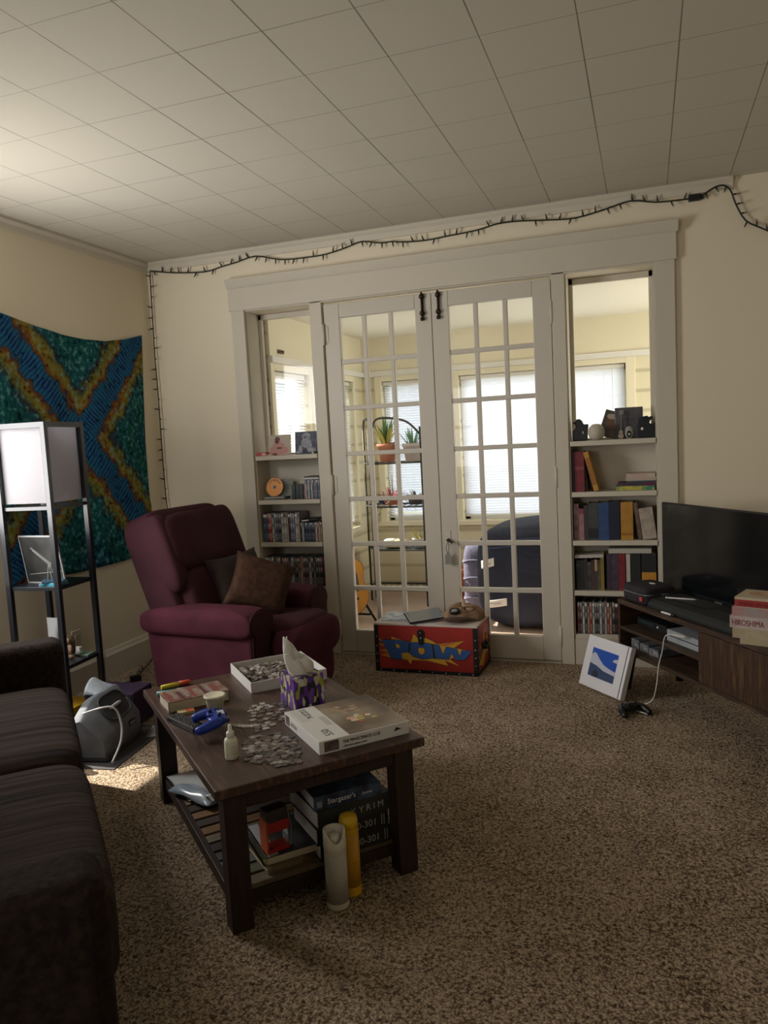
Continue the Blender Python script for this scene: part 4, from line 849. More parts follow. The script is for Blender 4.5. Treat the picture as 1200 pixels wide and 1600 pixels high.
MB().box(0, 0, ST-.022, SLn, SD, ST).build('top', M_RUSTH, t, bevel=.002)
MB().box(0, 0, SB, SLn, SD, SB+.018).build('bottom_board', M_RUSTH, t, bevel=.001)
for x in (0, .628, 1.054, SLn-.018): MB().box(x, .002, SB+.018, x+.018, SD, ST-.022).build('upright', M_RUST, t, bevel=.001)
MB().box(.018, SD-.008, SB+.018, SLn-.018, SD, ST-.022).build('back_panel', M_RUST, t)
for x in (.018, 1.072): MB().box(x, .004, .313, x+.610, SD-.008, .329).build('shelf', M_RUSTH, t, bevel=.001)
MB().box(.648, -.001, SB+.020, 1.052, .018, ST-.024).build('door', M_RUSTV, t, bevel=.002)
for x in (.045, 1.085, SLn-.12):
    for y in (.05, SD-.05): k = MB(); k.tube([(x, y, SB), (x-.02 if x < 1 else x+.01, y-.02 if y < .2 else y+.02, 0)], [.026, .018], 12); k.build('leg', M_BLACKM, t)
t = thing('television', 'flat black television standing on the rustic stand', 'television', sw(-.012, .275, ST), SA)
TW, TH = .87, .455
k = MB(); k.box(0, 0, .02, TW, .018, .02+TH); k.box(.1, .018, .06, TW-.1, .05, .33); k.build('housing', M_BLACK, t, bevel=.004)
MB().box(.008, -.0015, .045, TW-.008, .001, .012+TH).build('screen', mat('tv_screen', (.006, .007, .008), .12, spec=.5), t)
text('lettering', 'SAMSUNG', .011, (.40, -.0008, .026), (1, 0, 0), (0, 0, 1), mat('logo_silver', (.5, .5, .5), .4), t)
for x in (.14, TW-.14): MB().prism([(-.03, 0), (.03, 0), (.012, .03), (-.012, .03)], (x, .07, 0), (1, 0, 0), (0, 0, 1), .12).build('foot', M_BLACK, t)
# things in and on the stand
t = thing('headphone_case', 'round-cornered black zip case with a red tag on left end of stand', 'case', sw(.115, .105, ST), SA)
MB().sup((0, 0, .045), (.105, .090, .046), .3, .35, 36, 18).build('shell', mat('case_fabric', (.022, .018, .024), .8, bump=.1, bscale=300), t)
k = MB(); k.tube([(.1055*math.copysign(abs(math.cos(a))**.35, math.cos(a)), .0905*math.copysign(abs(math.sin(a))**.35, math.sin(a)), .052) for a in [2*PI*i/48 for i in range(49)]], .002, 5); k.build('zip', M_STEEL, t)
MB().box(.06, -.0925, .022, .085, -.089, .042).build('tag', mat('red_tag', (.50, .04, .07), .5), t, label='red logo tag'); MB().sup((.02, .01, .090), (.02, .012, .003), .6, .8, 14, 8).build('top_logo', M_PAPERW, t)
t = thing('keyboard_case', 'long flat black case lying before the television on the stand', 'case', sw(.47, .128, ST), SA)
MB().prism([(-.105, .0), (.085, 0), (.085, .050), (.0, .052), (-.085, .040), (-.105, .022)], (-.245, 0, 0), (0, 1, 0), (0, 0, 1), .60).build('body', mat('matte_black', (.016, .018, .017), .6), t, bevel=.006); MB().box(-.15, -.03, .0515, .1, .07, .0530).build('lid_panel', mat('matte_grey', (.024, .027, .026), .5), t, bevel=.001)
t = thing('stylus', 'thin white stylus lying across the long black case', 'stylus', sw(.36, .118, ST+.0568), SA+.75); MB().tube([(-.065, 0, 0), (.05, 0, 0), (.065, 0, 0)], [.0032, .0032, .001], 8).build('barrel', M_PAPERW, t); MB().tube([(-.072, 0, 0), (-.062, 0, 0)], .0045, 8).build('end_cap', M_WHITE, t)
t = thing('pen', 'white and black pen on front edge of the television stand', 'pen', sw(.405, .012, ST+.0055), SA+.06); MB().tube([(-.045, 0, 0), (.025, 0, 0)], .005, 8).build('barrel', M_PAPERW, t); MB().tube([(.022, 0, 0), (.045, 0, 0)], [.0055, .004], 8).build('cap', M_BLACK, t)
t = thing('disc_player', 'slim black disc player on the upper left shelf of stand', 'disc player', sw(.155, .19, .3295), SA)
MB().box(-.12, -.10, 0, .12, .10, .042).build('body', M_BLACK, t, bevel=.003); MB().box(-.10, -.102, .020, .02, -.099, .032).build('disc_slot', mat('slot_glass', (.03, .05, .05), .15), t); MB().lathe([(0, 0), (.006, 0), (.005, .004), (0, .004)], 12, (0, 0, 0)).build('power_light', M_PAPERW, t, loc=(.055, -.100, .024), rot=(PI/2, 0, 0))
t = thing('game_console', 'grey-white game console on the upper right shelf of the stand', 'game console', sw(.460, .155, .3295), SA)
MB().box(-.115, -.11, .0, .115, .13, .024).build('lower_half', mat('console_white', (.34, .37, .38), .4), t, bevel=.002); MB().box(-.115, -.11, .028, .115, .13, .054).build('upper_half', bpy.data.materials['console_white'], t, bevel=.002); MB().box(-.113, -.107, .022, .113, .128, .030).build('gap_band', M_BLACK, t)
for i in range(3):
    t = thing('game_case', ('grey game case lying at left on the low shelf of stand', 'grey game case in the middle of the low shelf of stand', 'grey game case right-hand of three on the low shelf of stand')[i], 'game case', sw(.075+.075*i, .12, SB+.0185), SA+.05*i)
    MB().box(-.034, -.07, 0, .034, .07, .048-.006*i).build('case', mat('case_grey', (.20, .20, .21), .5, col2=(.08, .08, .09), nscale=25), t, bevel=.001); MB().box(-.030, -.0708, .006, .030, -.0695, .030).build('cover_print', mat('cover_print', (.34, .34, .36), .4, col2=(.06, .06, .07), nscale=60), t)
bz = ST
BKS = [('cream paperback at the very bottom of right-hand book pile', .235, .022, .15, (.42, .35, .22), None, .024, None), ('cream hardback second from the bottom of right-hand book pile', .25, .040, .165, (.44, .37, .25), (.38, .31, .2), .004, None),
       ('white hardback lettered HIROSHIMA, third from bottom of the right-hand book pile', .25, .048, .165, (.52, .46, .43), (.42, .33, .31), -.006, None), ('grey and pink paperback above the white lettered book', .245, .036, .165, (.34, .29, .28), (.42, .20, .19), .0, None),
       ('red-spined book with a tan cover topmost of right-hand pile', .24, .040, .16, (.50, .42, .30), None, .008, None)]
for lab, l, h, d, c, c2, dx, _ in BKS:
    a = math.radians(-21.6); bx, by = 3.376+.125*math.cos(a)+dx*math.cos(a), -1.145+.125*math.sin(a)+dx*math.sin(a)
    t = book(lab, l, h, d, c, c2, (bx, by, bz), (0, 0, a), flat=True)
    if 'HIRO' in lab: text('lettering', 'HIROSHIMA', .034, (-.118, -.0008, .011), (1, 0, 0), (0, 0, 1), mat('maroon_ink', (.22, .03, .04), .5), t, sx=.66); MB().box(.085, -.0008, .004, .118, .0002, .044).build('spine_patch', M_INK, t)
    if 'red-spined' in lab:
        MB().box(-.12, -.0012, .003, .12, .0004, .030).build('red_spine', mat('red_spine', (.33, .03, .03), .45), t); text('lettering', 'AMERICAN HISTORY', .020, (-.108, -.0016, .008), (1, 0, 0), (0, 0, 1), mat('dark_red_ink', (.12, .01, .012), .5), t, sx=.9)
        MB().prism(ell(-.03, .085, .06, .035, 18), (0, 0, h-.0002), (1, 0, 0), (0, 1, 0), .0006).build('cover_art', mat('cover_orange', (.46, .17, .08), .5, col2=(.50, .40, .27), nscale=20), t); MB().prism(ell(.075, .06, .03, .03, 16), (0, 0, h-.0002), (1, 0, 0), (0, 1, 0), .0008).build('cover_portrait', mat('cover_dark', (.10, .09, .09), .5), t)
    bz += h
# canvas print leaning on the stand, black controller and its cable
c0 = Vector((2.714, -.370, 0)); ux = Vector((.215, -.236, 0)).normalized(); nb = Vector((-ux.y, ux.x, 0)); lean = math.radians(18)
up = (nb*math.sin(lean)+Vector((0, 0, 1))*math.cos(lean)); wn = ux.cross(up)
mx = Matrix((ux, up, wn)).transposed().to_4x4(); mx.translation = c0+Vector((0, 0, .012))
t = thing('canvas_print', 'white-bordered photo print of blue sky leaning on the stand', 'picture'); t.matrix_world = mx
PWd, PHt = .318, .262
MB().box(0, 0, -.030, PWd, PHt, 0).build('canvas', mat('canvas_white', (.72, .71, .74), .6), t, bevel=.002); MB().box(PWd-.022, .002, -.001, PWd-.017, PHt-.002, .0006).build('dark_edge_line', M_INK, t)
ph = MB().box(.052, .060, -.001, .245, .205, .0006).build('photo', mat('photo_sky', (.010, .055, .38), .4, col2=(.03, .12, .50), nscale=3), t)
for nm, P, c in (('cloud', [(.052, .165), (.066, .182), (.085, .180), (.110, .160), (.150, .135), (.19, .125), (.245, .118), (.245, .098), (.16, .104), (.10, .120), (.052, .125)], (.50, .52, .62)), ('cloud', [(.21, .165), (.222, .178), (.245, .183), (.245, .162)], (.50, .52, .62)), ('hill', [(.052, .127), (.10, .121), (.16, .104), (.245, .098), (.245, .060), (.052, .060)], (.040, .070, .15)), ('tree', [(.085, .060), (.088, .085), (.105, .098), (.125, .085), (.128, .060)], (.020, .030, .045))):
    MB().prism(P, (0, 0, 0), (1, 0, 0), (0, 1, 0), .0010 if nm != 'tree' else .0014).build(nm, mat('photo_'+nm, c, .45), ph)
gb = gamepad('black game controller lying on the carpet beside the sky print', (2.985, -.735, .001), math.radians(120), (.010, .010, .011), (.02, .02, .022)); gb.scale = (.84, .84, .84)
t = thing('charging_cable', 'white charging cable running from the console down to the carpet', 'cable', (0, 0, 0))
w0 = [sw(.50, .03, .385), sw(.47, -.012, .392), sw(.425, -.02, .372), sw(.405, -.022, .30), sw(.385, -.03, .22), sw(.385, -.045, .12), sw(.36, -.06, .05), sw(.30, -.12, .008), (3.055, -.75, .006), (3.025, -.745, .012)]
MB().tube(smoothpath([sw(.50, .03, .3875)]+w0[1:], 5), .0024, 6).build('wire', M_PAPERW, t); MB().bar(sw(.47, -.012, .392), sw(.515, .02, .3895), .010, .006).build('connector', M_PAPERW, t)

# ------------------------------------------------------------------ shelf lamp in the left corner
LR = math.radians(5); LO = (.246, -1.345); HF = .137
def lw_(x, y, z): c, s_ = math.cos(LR), math.sin(LR); return (LO[0]+x*c-y*s_, LO[1]+x*s_+y*c, z)
t = thing('floor_lamp', 'black square shelf floor lamp with white panel shade before tapestry', 'floor lamp', (LO[0], LO[1], 0), LR)
M_LB = mat('lamp_black', (.016, .018, .024), .3, spec=.6)
for x in (-1, 1):
    for y in (-1, 1): MB().box(x*HF-.0125, y*HF-.0125, 0, x*HF+.0125, y*HF+.0125, 1.50).build('post', M_LB, t, bevel=.001)
for z in (.045, .315, .71, 1.10): MB().box(-HF, -HF, z-.018, HF, HF, z).build('shelf', M_LB, t, bevel=.001)
k = MB()
for s_ in (-1, 1): k.box(-HF, s_*HF-.012, 1.475, HF, s_*HF+.012, 1.50); k.box(s_*HF-.012, -HF, 1.475, s_*HF+.012, HF, 1.50)
k.build('top_rail', M_LB, t)
M_SH = translucent_mat('shade_fabric', (.60, .585, .61), .62)
k = MB(); a = HF-.013
k.box(-a, -a, 1.115, a, -a+.003, 1.478); k.box(-a, a-.003, 1.115, a, a, 1.478); k.box(-a, -a, 1.115, -a+.003, a, 1.478); k.box(a-.003, -a, 1.115, a, a, 1.478); k.build('shade', M_SH, t)
k = MB(); k.lathe([(0, 1.10), (.02, 1.10), (.02, 1.15), (0, 1.15)], 14); k.lathe([(0, 1.15), (.014, 1.16), (.03, 1.21), (.022, 1.245), (0, 1.255)], 16); k.build('bulb', mat('bulb_white', (.7, .7, .68), .3), t)
# on its shelves
t = thing('framed_print', 'dark print of a white sketched telescope standing on lamp shelf', 'picture', lw_(.0, -.035, .7105), rot=(math.radians(9), 0, math.radians(-2)))
MB().box(-.118, 0, 0, .118, .006, .245).build('print', mat('dark_print', (.020, .022, .024), .3, col2=(.05, .052, .05), nscale=8, spec=.5), t); k = MB()
k.bar((-.118, -.001, 0), (-.118, -.001, .245), .004, .008); k.bar((.118, -.001, 0), (.118, -.001, .245), .004, .008); k.bar((-.118, -.001, .002), (.118, -.001, .002), .004, .008); k.bar((-.118, -.001, .243), (.118, -.001, .243), .004, .008); k.build('frame', mat('thin_frame', (.35, .36, .38), .4), t)
k = MB(); k.bar((-.055, -.0008, .185), (.055, -.0008, .10), .014, .003); k.bar((-.050, -.0008, .170), (.05, -.0008, .088), .004, .003); k.bar((.035, -.0008, .105), (.01, -.0008, .02), .006, .003); k.bar((.035, -.0008, .105), (.075, -.0008, .02), .006, .003); k.bar((.035, -.0008, .105), (.04, -.0008, .02), .006, .003); k.bar((-.10, -.0008, .045), (.11, -.0008, .066), .003, .003); k.build('sketch', mat('chalk_grey', (.26, .26, .24), .6), t)
for i, (dx, dy, c, nm) in enumerate(((.035, -.045, (.02, .12, .16), 'teal'), (.075, .03, (.05, .20, .26), 'pale blue'), (.03, .045, (.02, .05, .08), 'dark blue'))):
    t = thing('disc_case', '%s disc case lying on the lamp shelf beside the print' % nm, 'disc case', lw_(dx-.02, dy-.075 if i == 0 else dy, .7108+.011*(i == 1)*0+.0), .3*i)
    t.location = lw_(.075, -.085+.0*i, .7108+.0085*i); MB().box(-.05, -.042, 0, .05, .042, .008).build('case', mat('disc_cover', c, .25, col2=tuple(min(1, x*2.2) for x in c), nscale=20), t, bevel=.001); MB().box(-.052, -.043, .001, -.048, .043, .007).build('spine', mat('spine_clear', (.3, .33, .35), .3), t)
t = thing('tube_bottle', 'white squeeze tube standing cap down behind the sofa arm', 'tube', lw_(-.055, .045, .3155))
k = MB(); prof = [(.026, .025, .024), (.028, .026, .06), (.032, .022, .12), (.036, .012, .17), (.038, .003, .20)]; vs = []; fs = []; n = 20
for a_, b_, z in prof: vs += [(a_*math.cos(2*PI*j/n), b_*math.sin(2*PI*j/n), z) for j in range(n)]
for i in range(len(prof)-1): fs += [(i*n+j, i*n+(j+1) % n, (i+1)*n+(j+1) % n, (i+1)*n+j) for j in range(n)]
k.add(vs, fs, 0, True); k.add(vs[-n:], [list(range(n))]); k.build('tube', mat('tube_white', (.72, .75, .78), .4), t); MB().lathe([(0, 0), (.024, 0), (.025, .026), (0, .026)], 20).build('cap', M_WHITE, t)
t = thing('figurine', 'carved tan and brown wooden figurine on the lower lamp shelf', 'figurine', lw_(.045, .005, .3155), .6)
MB().sup((0, 0, .012), (.032, .022, .012), .5, .5, 18, 10).sup((0, -.004, .048), (.024, .018, .034), .8, .8, 20, 14).sup((.002, -.006, .088), (.018, .016, .018), .9, .9, 18, 12).sup((-.016, -.014, .058), (.009, .009, .022), .9, .9, 12, 10).sup((.018, -.014, .052), (.009, .009, .02), .9, .9, 12, 10).build('carving', mat('pale_wood', (.48, .33, .24), .6, col2=(.36, .24, .17), nscale=30), t)
MB().sup((.010, .012, .060), (.030, .014, .055), .7, .8, 20, 14).build('dark_backing', mat('bark_brown', (.10, .065, .03), .8, bump=.4, bscale=120), t); MB().box(-.026, -.020, .024, .022, -.015, .034).build('brown_band', mat('band_brown', (.12, .08, .05), .6), t)
t = thing('card_pack', 'green card lying flat on the lower lamp shelf', 'card', lw_(.080, .085, .3158), .1); MB().box(-.03, -.032, 0, .045, .034, .006).build('stack', mat('green_card', (.02, .12, .07), .4, col2=(.25, .35, .28), nscale=30), t)
t = thing('small_box', 'small white box behind the green card on lamp shelf', 'box', lw_(.02, .112, .3158), .1); MB().box(-.028, -.012, 0, .026, .012, .030).build('carton', M_PAPERW, t, bevel=.001); MB().box(-.026, -.0125, .004, .024, -.0115, .012).build('printed_band', mat('grey_band', (.4, .42, .42), .5), t)
t = book('thick book with a bright yellow cover on the lamp foot', .20, .034, .15, (.72, .42, .015), None, lw_(.005, -.115, .0455), (0, 0, LR+PI/2-.1), flat=True, pages=mat('beige_pages', (.42, .33, .26), .7))
t.location = lw_(.10, .0, .0455)
# outlet on the wall, cable
t = thing('wall_outlet', 'cream outlet plate on left wall above the baseboard', 'outlet', (0, -.945, .292)); MB().box(0, -.036, -.058, .006, .036, .058).build('plate', M_TRIM, t, bevel=.002)
for z in (-.02, .02): k = MB(); k.box(.005, -.016, z-.014, .0085, .016, z+.014); k.build('socket', mat('socket_cream', (.48, .42, .33), .5), t, bevel=.002)
t = thing('extension_lead', 'white lamp cord hanging beside the lamp post to floor', 'cord'); MB().tube(smoothpath([lw_(.148, .165, .31), lw_(.135, .175, .20), lw_(.14, .18, .10), lw_(.16, .19, .012), lw_(.20, .19, .006), lw_(.30, .25, .005)], 5), .0028, 6).build('wire', mat('cream_wire', (.60, .57, .48), .5), t)
t = thing('power_strip', 'black plug block on the carpet by the corner', 'power strip', (.215, -.735, 0), .9); MB().box(-.03, -.02, 0, .03, .02, .035).build('block', M_BLACK, t, bevel=.003); MB().tube([(-.03, 0, .012), (-.10, .01, .006), (-.16, .03, .005)], .004, 6).build('lead', M_PAPERW, t)

# ------------------------------------------------------------------ floor things between sofa and recliner
t = thing('subwoofer', 'dark purple cube speaker on the carpet behind the grey carrier', 'speaker', (.565, -1.315, 0), .10)
MB().box(-.135, -.085, .008, .135, .085, .175).build('cabinet', mat('purple_black', (.028, .016, .042), .5), t, bevel=.004); MB().box(-.125, -.0865, .018, .125, -.084, .165).build('grille', mat('grille_cloth', (.012, .010, .016), .9), t)
for x in (-.11, .11):
    for y in (-.06, .06): MB().box(x-.01, y-.01, 0, x+.01, y+.01, .008).build('foot', M_BLACK, t)
tb = thing('pet_carrier', 'grey soft pet carrier bag with open mesh top beside the sofa', 'carrier bag', (.715, -1.615, .004), math.radians(100))
M_GREY = mat('grey_canvas', (.15, .16, .18), .8, col2=(.11, .12, .135), nscale=14, bump=.2, bscale=250); M_GREYD = mat('grey_trim', (.045, .048, .055), .7); M_MESH = mat('carrier_mesh', (.03, .032, .036), .7)
L0, L1, D0, D1 = -.165, .165, -.095, .105
body = MB(); prof = [(D0, .02), (D0-.004, .07), (D0, .115), (D0+.055, .185), (D0+.11, .248), (D1-.05, .235), (D1, .15), (D1, .02)]
n = 12; ring = []
for i in range(n+1):
    u = i/n; x = L0+(L1-L0)*u; sc = 1-.06*abs(2*u-1)**3; hz = 1-.25*max(0, .35-u)/.35
    ring.append([(x, y*sc, z*hz*(1 if 0 < i < n else .97)) for y, z in prof])
q = len(prof); vs = [p for r_0 in ring for p in r_0]
body.add(vs, [(i*q+k, i*q+(k+1) % q, (i+1)*q+(k+1) % q, (i+1)*q+k) for i in range(n) for k in range(q)], 0, True); body.add(ring[0], [list(range(q))]); body.add(ring[-1], [list(range(q))[::-1]])
bo = body.build('body', M_GREY, tb, bevel=.008)
MB().box(L0-.003, D0-.006, .0, L1+.003, D1+.003, .028).build('base_panel', M_GREYD, tb, bevel=.006)
# window in the sloping front: dark mesh set in a piped rim
nrm = Vector((0, -.0645, .055)).normalized(); vv = Vector((0, .055, .0665)).normalized(); oc = Vector((.030, D0+.056, .184))
rim = [oc+Vector((1, 0, 0))*a_+vv*b_+nrm*.006 for a_, b_ in ell(0, 0, .105, .045, 36)]
rim = [oc+Vector((1, 0, 0))*(.100*math.copysign(abs(math.cos(th))**.6, math.cos(th)))+vv*(.062*math.copysign(abs(math.sin(th))**.6, math.sin(th)))+nrm*.007 for th in [2*PI*i/40 for i in range(41)]]
MB().tube(rim, .005, 8).build('window_rim', M_GREYD, bo); MB().add([tuple(p) for p in rim[:-1]]+[tuple(p-nrm*.004) for p in rim[:-1]], [list(range(40)), list(range(40, 80))[::-1]]).build('mesh_window', M_MESH, bo)
MB().sup((.03, D0+.050, .186), (.05, .008, .016), .7, .8, 18, 10, rot=(.9, 0, 0)).build('inner_lining', mat('pale_lining', (.36, .38, .42), .7), bo)
fl = MB(); fl.sheet(lambda u, v: (L1-.15+.15*u, D0+.115+.075*v, .238+.055*math.sin(PI*u)**.7*v), 14, 8); fl.build('open_flap', mat('flap_lining', (.28, .32, .37), .5, col2=(.40, .45, .50), nscale=9, bump=.3, bscale=25), tb, solid=.004)
MB().box(.045, D0-.0065, .078, .100, D0-.001, .104).build('logo_patch', M_BLACK, bo, bevel=.002)
MB().box(.052, D0-.0075, .086, .093, D0-.006, .094).build('logo_letters', mat('patch_grey', (.25, .25, .26), .5), bo)
MB().tube(smoothpath([(-.16, .0, .215), (-.10, -.10, .225), (-.09, -.135, .16), (-.12, -.145, .08), (-.19, -.135, .010)], 6), .0045, 8).build('carry_strap', mat('strap_white', (.62, .62, .66), .4), tb, label='pale curved shoulder strap')
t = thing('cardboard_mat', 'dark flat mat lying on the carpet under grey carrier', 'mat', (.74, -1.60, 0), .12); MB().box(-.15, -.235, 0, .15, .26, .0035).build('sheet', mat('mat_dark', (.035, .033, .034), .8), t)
t = thing('plastic_sleeve', 'clear plastic sleeve on the carpet between carrier and table', 'plastic sleeve', (.90, -1.36, 0), .4); MB().sheet(lambda u, v: (.22*(u-.5), .16*(v-.5), .004+.012*math.sin(PI*u)*math.sin(PI*v)), 10, 8).build('film', mat('clear_film', (.26, .26, .25), .25), t, solid=.002); MB().box(-.11, .07, .002, .11, .08, .008).build('seal', M_GREYD, t)
t = thing('clothes_bundle', 'crumpled grey and white cloth bag between sofa and carrier', 'bag', (.665, -1.845, 0), .5); MB().sup((-.02, 0, .07), (.07, .045, .07), .8, .8, 24, 16).build('body', mat('grey_cloth', (.30, .30, .34), .8, col2=(.12, .12, .15), nscale=18, bump=.5, bscale=40), t); MB().sup((.02, -.02, .12), (.03, .02, .035), .8, .8, 16, 10).build('fold', mat('pale_cloth', (.5, .5, .54), .8), t)
# ------------------------------------------------------------------ contents of the left bookcase
wL = 'on the %s of the left bookcase'
t = thing('small_book', 'small red book lying at the left end of left bookcase top shelf', 'book', (.735, .055, 1.2685), .1); MB().box(-.032, -.045, 0, .032, .045, .022).build('cover', mat('red_book', (.42, .05, .04), .5), t, bevel=.001); MB().box(.006, -.0462, .003, .032, -.0445, .019).build('label_patch', mat('pink_patch', (.6, .36, .33), .5), t)
t = thing('paper_pack', 'flat reddish pack under the pink figure print, left bookcase', 'pack', (.795, .045, 1.2685), -.05); MB().box(-.026, -.03, 0, .022, .03, .013).build('pack', mat('pack_red', (.36, .10, .08), .5, col2=(.5, .4, .33), nscale=30), t)
def canvas(label, x, y, w_, h, back, rz=0):
    t = thing('canvas_print', label, 'picture', (x, y, 1.269), rot=(-.10, 0, rz)); MB().box(-w_/2, 0, 0, w_/2, .016, h).build('canvas', back, t, bevel=.001); return t
def blob(t, nm, m, *es):
    k = MB()
    for i, (cx, cz, rx, rz_) in enumerate(es): k.prism(ell(cx, cz, rx, rz_, 18), (0, .0002, 0), (1, 0, 0), (0, 0, 1), .0010+.0001*i)
    return k.build(nm, m, t)
t = canvas('canvas of a seated pink-robed figure on left bookcase top shelf', .838, .075, .150, .130, mat('canvas_beige', (.50, .43, .35), .6), .08)
blob(t, 'robe', mat('robe_pink', (.52, .27, .24), .6), (-.01, .022, .058, .026), (-.005, .052, .042, .034), (-.045, .035, .022, .02), (.04, .03, .024, .022)); blob(t, 'head', mat('head_dark', (.14, .05, .05), .6), (-.012, .100, .018, .017), (-.016, .085, .014, .012)); blob(t, 'sash', mat('sash_pale', (.60, .40, .37), .6), (.012, .092, .028, .005), (.0, .045, .02, .006))
t = canvas('dark canvas of a sitting astronaut on left bookcase top shelf', 1.030, .07, .158, .142, mat('canvas_space', (.022, .028, .048), .5, col2=(.06, .08, .13), nscale=30), -.03)
g = mat('suit_grey', (.38, .38, .42), .6, col2=(.22, .22, .27), nscale=60); blob(t, 'suit', g, (0, .112, .030, .024), (.0, .070, .036, .032), (.022, .045, .020, .035), (-.04, .030, .014, .026), (-.055, .012, .018, .009), (.05, .018, .016, .020)); blob(t, 'visor', mat('visor_dark', (.05, .05, .07), .2), (-.002, .108, .018, .014)); blob(t, 'shade_gap', mat('gap_dark', (.03, .03, .05), .6), (0, .018, .026, .014))
t = thing('trinket', 'tiny black and white trinket at right end of left bookcase top', 'trinket', (1.118, .02, 1.2685)); MB().sup((0, 0, .008), (.014, .010, .008), .6, .7, 14, 8).build('body', M_BLACK, t); MB().sup((-.018, 0, .005), (.007, .007, .005), .7, .7, 10, 8).build('bead', M_PAPERW, t)
zs = .9855
t = thing('disc_case', 'clear disc case leaning behind the orange disc, left bookcase', 'disc case', (.835, .08, zs), rot=(-.2, 0, .35)); MB().box(-.075, 0, 0, .075, .010, .128).build('case', mat('clear_case', (.30, .32, .31), .2, spec=.7), t, bevel=.001); MB().box(-.06, -.0008, .01, .066, .0006, .118).build('insert', mat('insert_grey', (.33, .32, .29), .5, col2=(.2, .24, .24), nscale=15), t)
t = thing('compact_disc', 'orange compact disc propped up on the left bookcase', 'disc', (.797, .045, zs+.020), rot=(-.22, 0, 0))
M_CD = mat('disc_orange', (.75, .28, .03), .35)
def ringmesh(r0, r1, y0, y1, n=36):
    k = MB(); k.prism(ell(0, .06, r1, r1, n), (0, y1, 0), (1, 0, 0), (0, 0, 1), y1-y0); return k
ringmesh(.015, .060, -.0012, 0).build('disc', M_CD, t)
ringmesh(0, .0130, -.0022, 0).build('hub', mat('hub_grey', (.22, .22, .20), .3), t); ringmesh(0, .006, -.0030, 0).build('hole', M_INK, t)
for i in range(9):
    a = PI*.18+PI*.64*i/8; MB().bar((.040*math.cos(a), -.0018, .06+.040*math.sin(a)), (.051*math.cos(a), -.0018, .06+.051*math.sin(a)), .006, .002).build('print_mark', M_INK, t)
t = thing('disc_stack', 'flat dark disc tray under the orange disc, left bookcase', 'disc case', (.815, .055, zs), .05); MB().box(-.075, -.04, 0, .07, .06, .018).build('tray', mat('smoke_plastic', (.06, .065, .06), .25), t, bevel=.001); MB().box(-.073, -.041, .012, .06, -.039, .018).build('edge_label', mat('edge_white', (.4, .4, .38), .5), t)
for i, x in enumerate((.950, .978, 1.004)):
    t = thing('cassette_case', 'short black cassette case, %s of three on the left bookcase' % ORD[i], 'cassette', (x, .015, zs), 0, 'cassette cases'); MB().box(-.0125, 0, 0, .0125, .07, .094).build('case', mat('cassette_dark', (.02, .026+.006*i, .024), .35), t, bevel=.001); MB().box(-.010, -.0006, .006, .010, .0003, .088).build('spine_print', mat('cassette_print', (.03, .05, .05), .4, col2=(.02, .02, .02), nscale=40), t)
discs('in disc row, second shelf of left bookcase', 'compact discs on the second shelf', zs, fr(1.022, 1.132, 11), .124, .13, .012, 'cd_case', 'cd case', 'disc case', [2, 0, 7, 0, 9, 0, 3, 7, 4, 9, 4])
t = thing('cd_case', 'dark disc case lying flat on the disc row, left bookcase', 'cd case', (1.078, .012, zs+.1245), 0); MB().box(-.052, 0, 0, .052, .125, .010).build('case', mat('flat_white', (.55, .53, .5), .4), t); MB().box(-.05, .0, .010, .045, .12, .017).build('booklet', M_BLACK, t)
zs = .7125
discs('on the third shelf of left bookcase', 'video cases on the third shelf', zs, [.722, .752, .784, .800, .816, .834, .850, .868, .886, .898, .914, .930, .946, .964, .978], .190, .13, .012, 'video_case', 'video case', 'video case', [9, 2, 0, 4, 1, 3, 0, 0, 8, 6, 4, 4, 0, 8])
discs('in small discs, third shelf of left bookcase', 'compact discs on the third shelf', zs, fr(.984, 1.132, 13), .128, .13, .010, 'cd_case', 'cd case', 'disc case', [3, 0, 9, 3, 9, 1, 9, 3, 1, 0, 2, 8, 5])
t = thing('disc_case', 'black player lying slanted on the small discs, left bookcase', 'disc case', (1.045, .02, zs+.131), rot=(0, -.08, .2)); MB().box(-.055, 0, 0, .055, .12, .014).build('case', M_BLACK, t, bevel=.002); MB().box(-.05, -.001, .004, -.005, .001, .011).build('edge_label', M_PAPERW, t)
discs('on the fourth shelf of left bookcase', 'video cases on the fourth shelf', .4275, fr(.716, 1.136, 27), .190, .13, .010, 'dvd_case', 'dvd case', 'video case', [3, 3, 1, 0, 7, 1, 0, 6, 2, 2, 3, 7, 0, 1, 3, 7, 8, 2, 3, 1, 0, 3, 7, 3, 1, 3, 6])
discs('on the low shelf of left bookcase', 'video cases on the low shelf', .1775, fr(.720, 1.135, 14), .19, .13, .010, 'dvd_case', 'dvd case', 'video case')

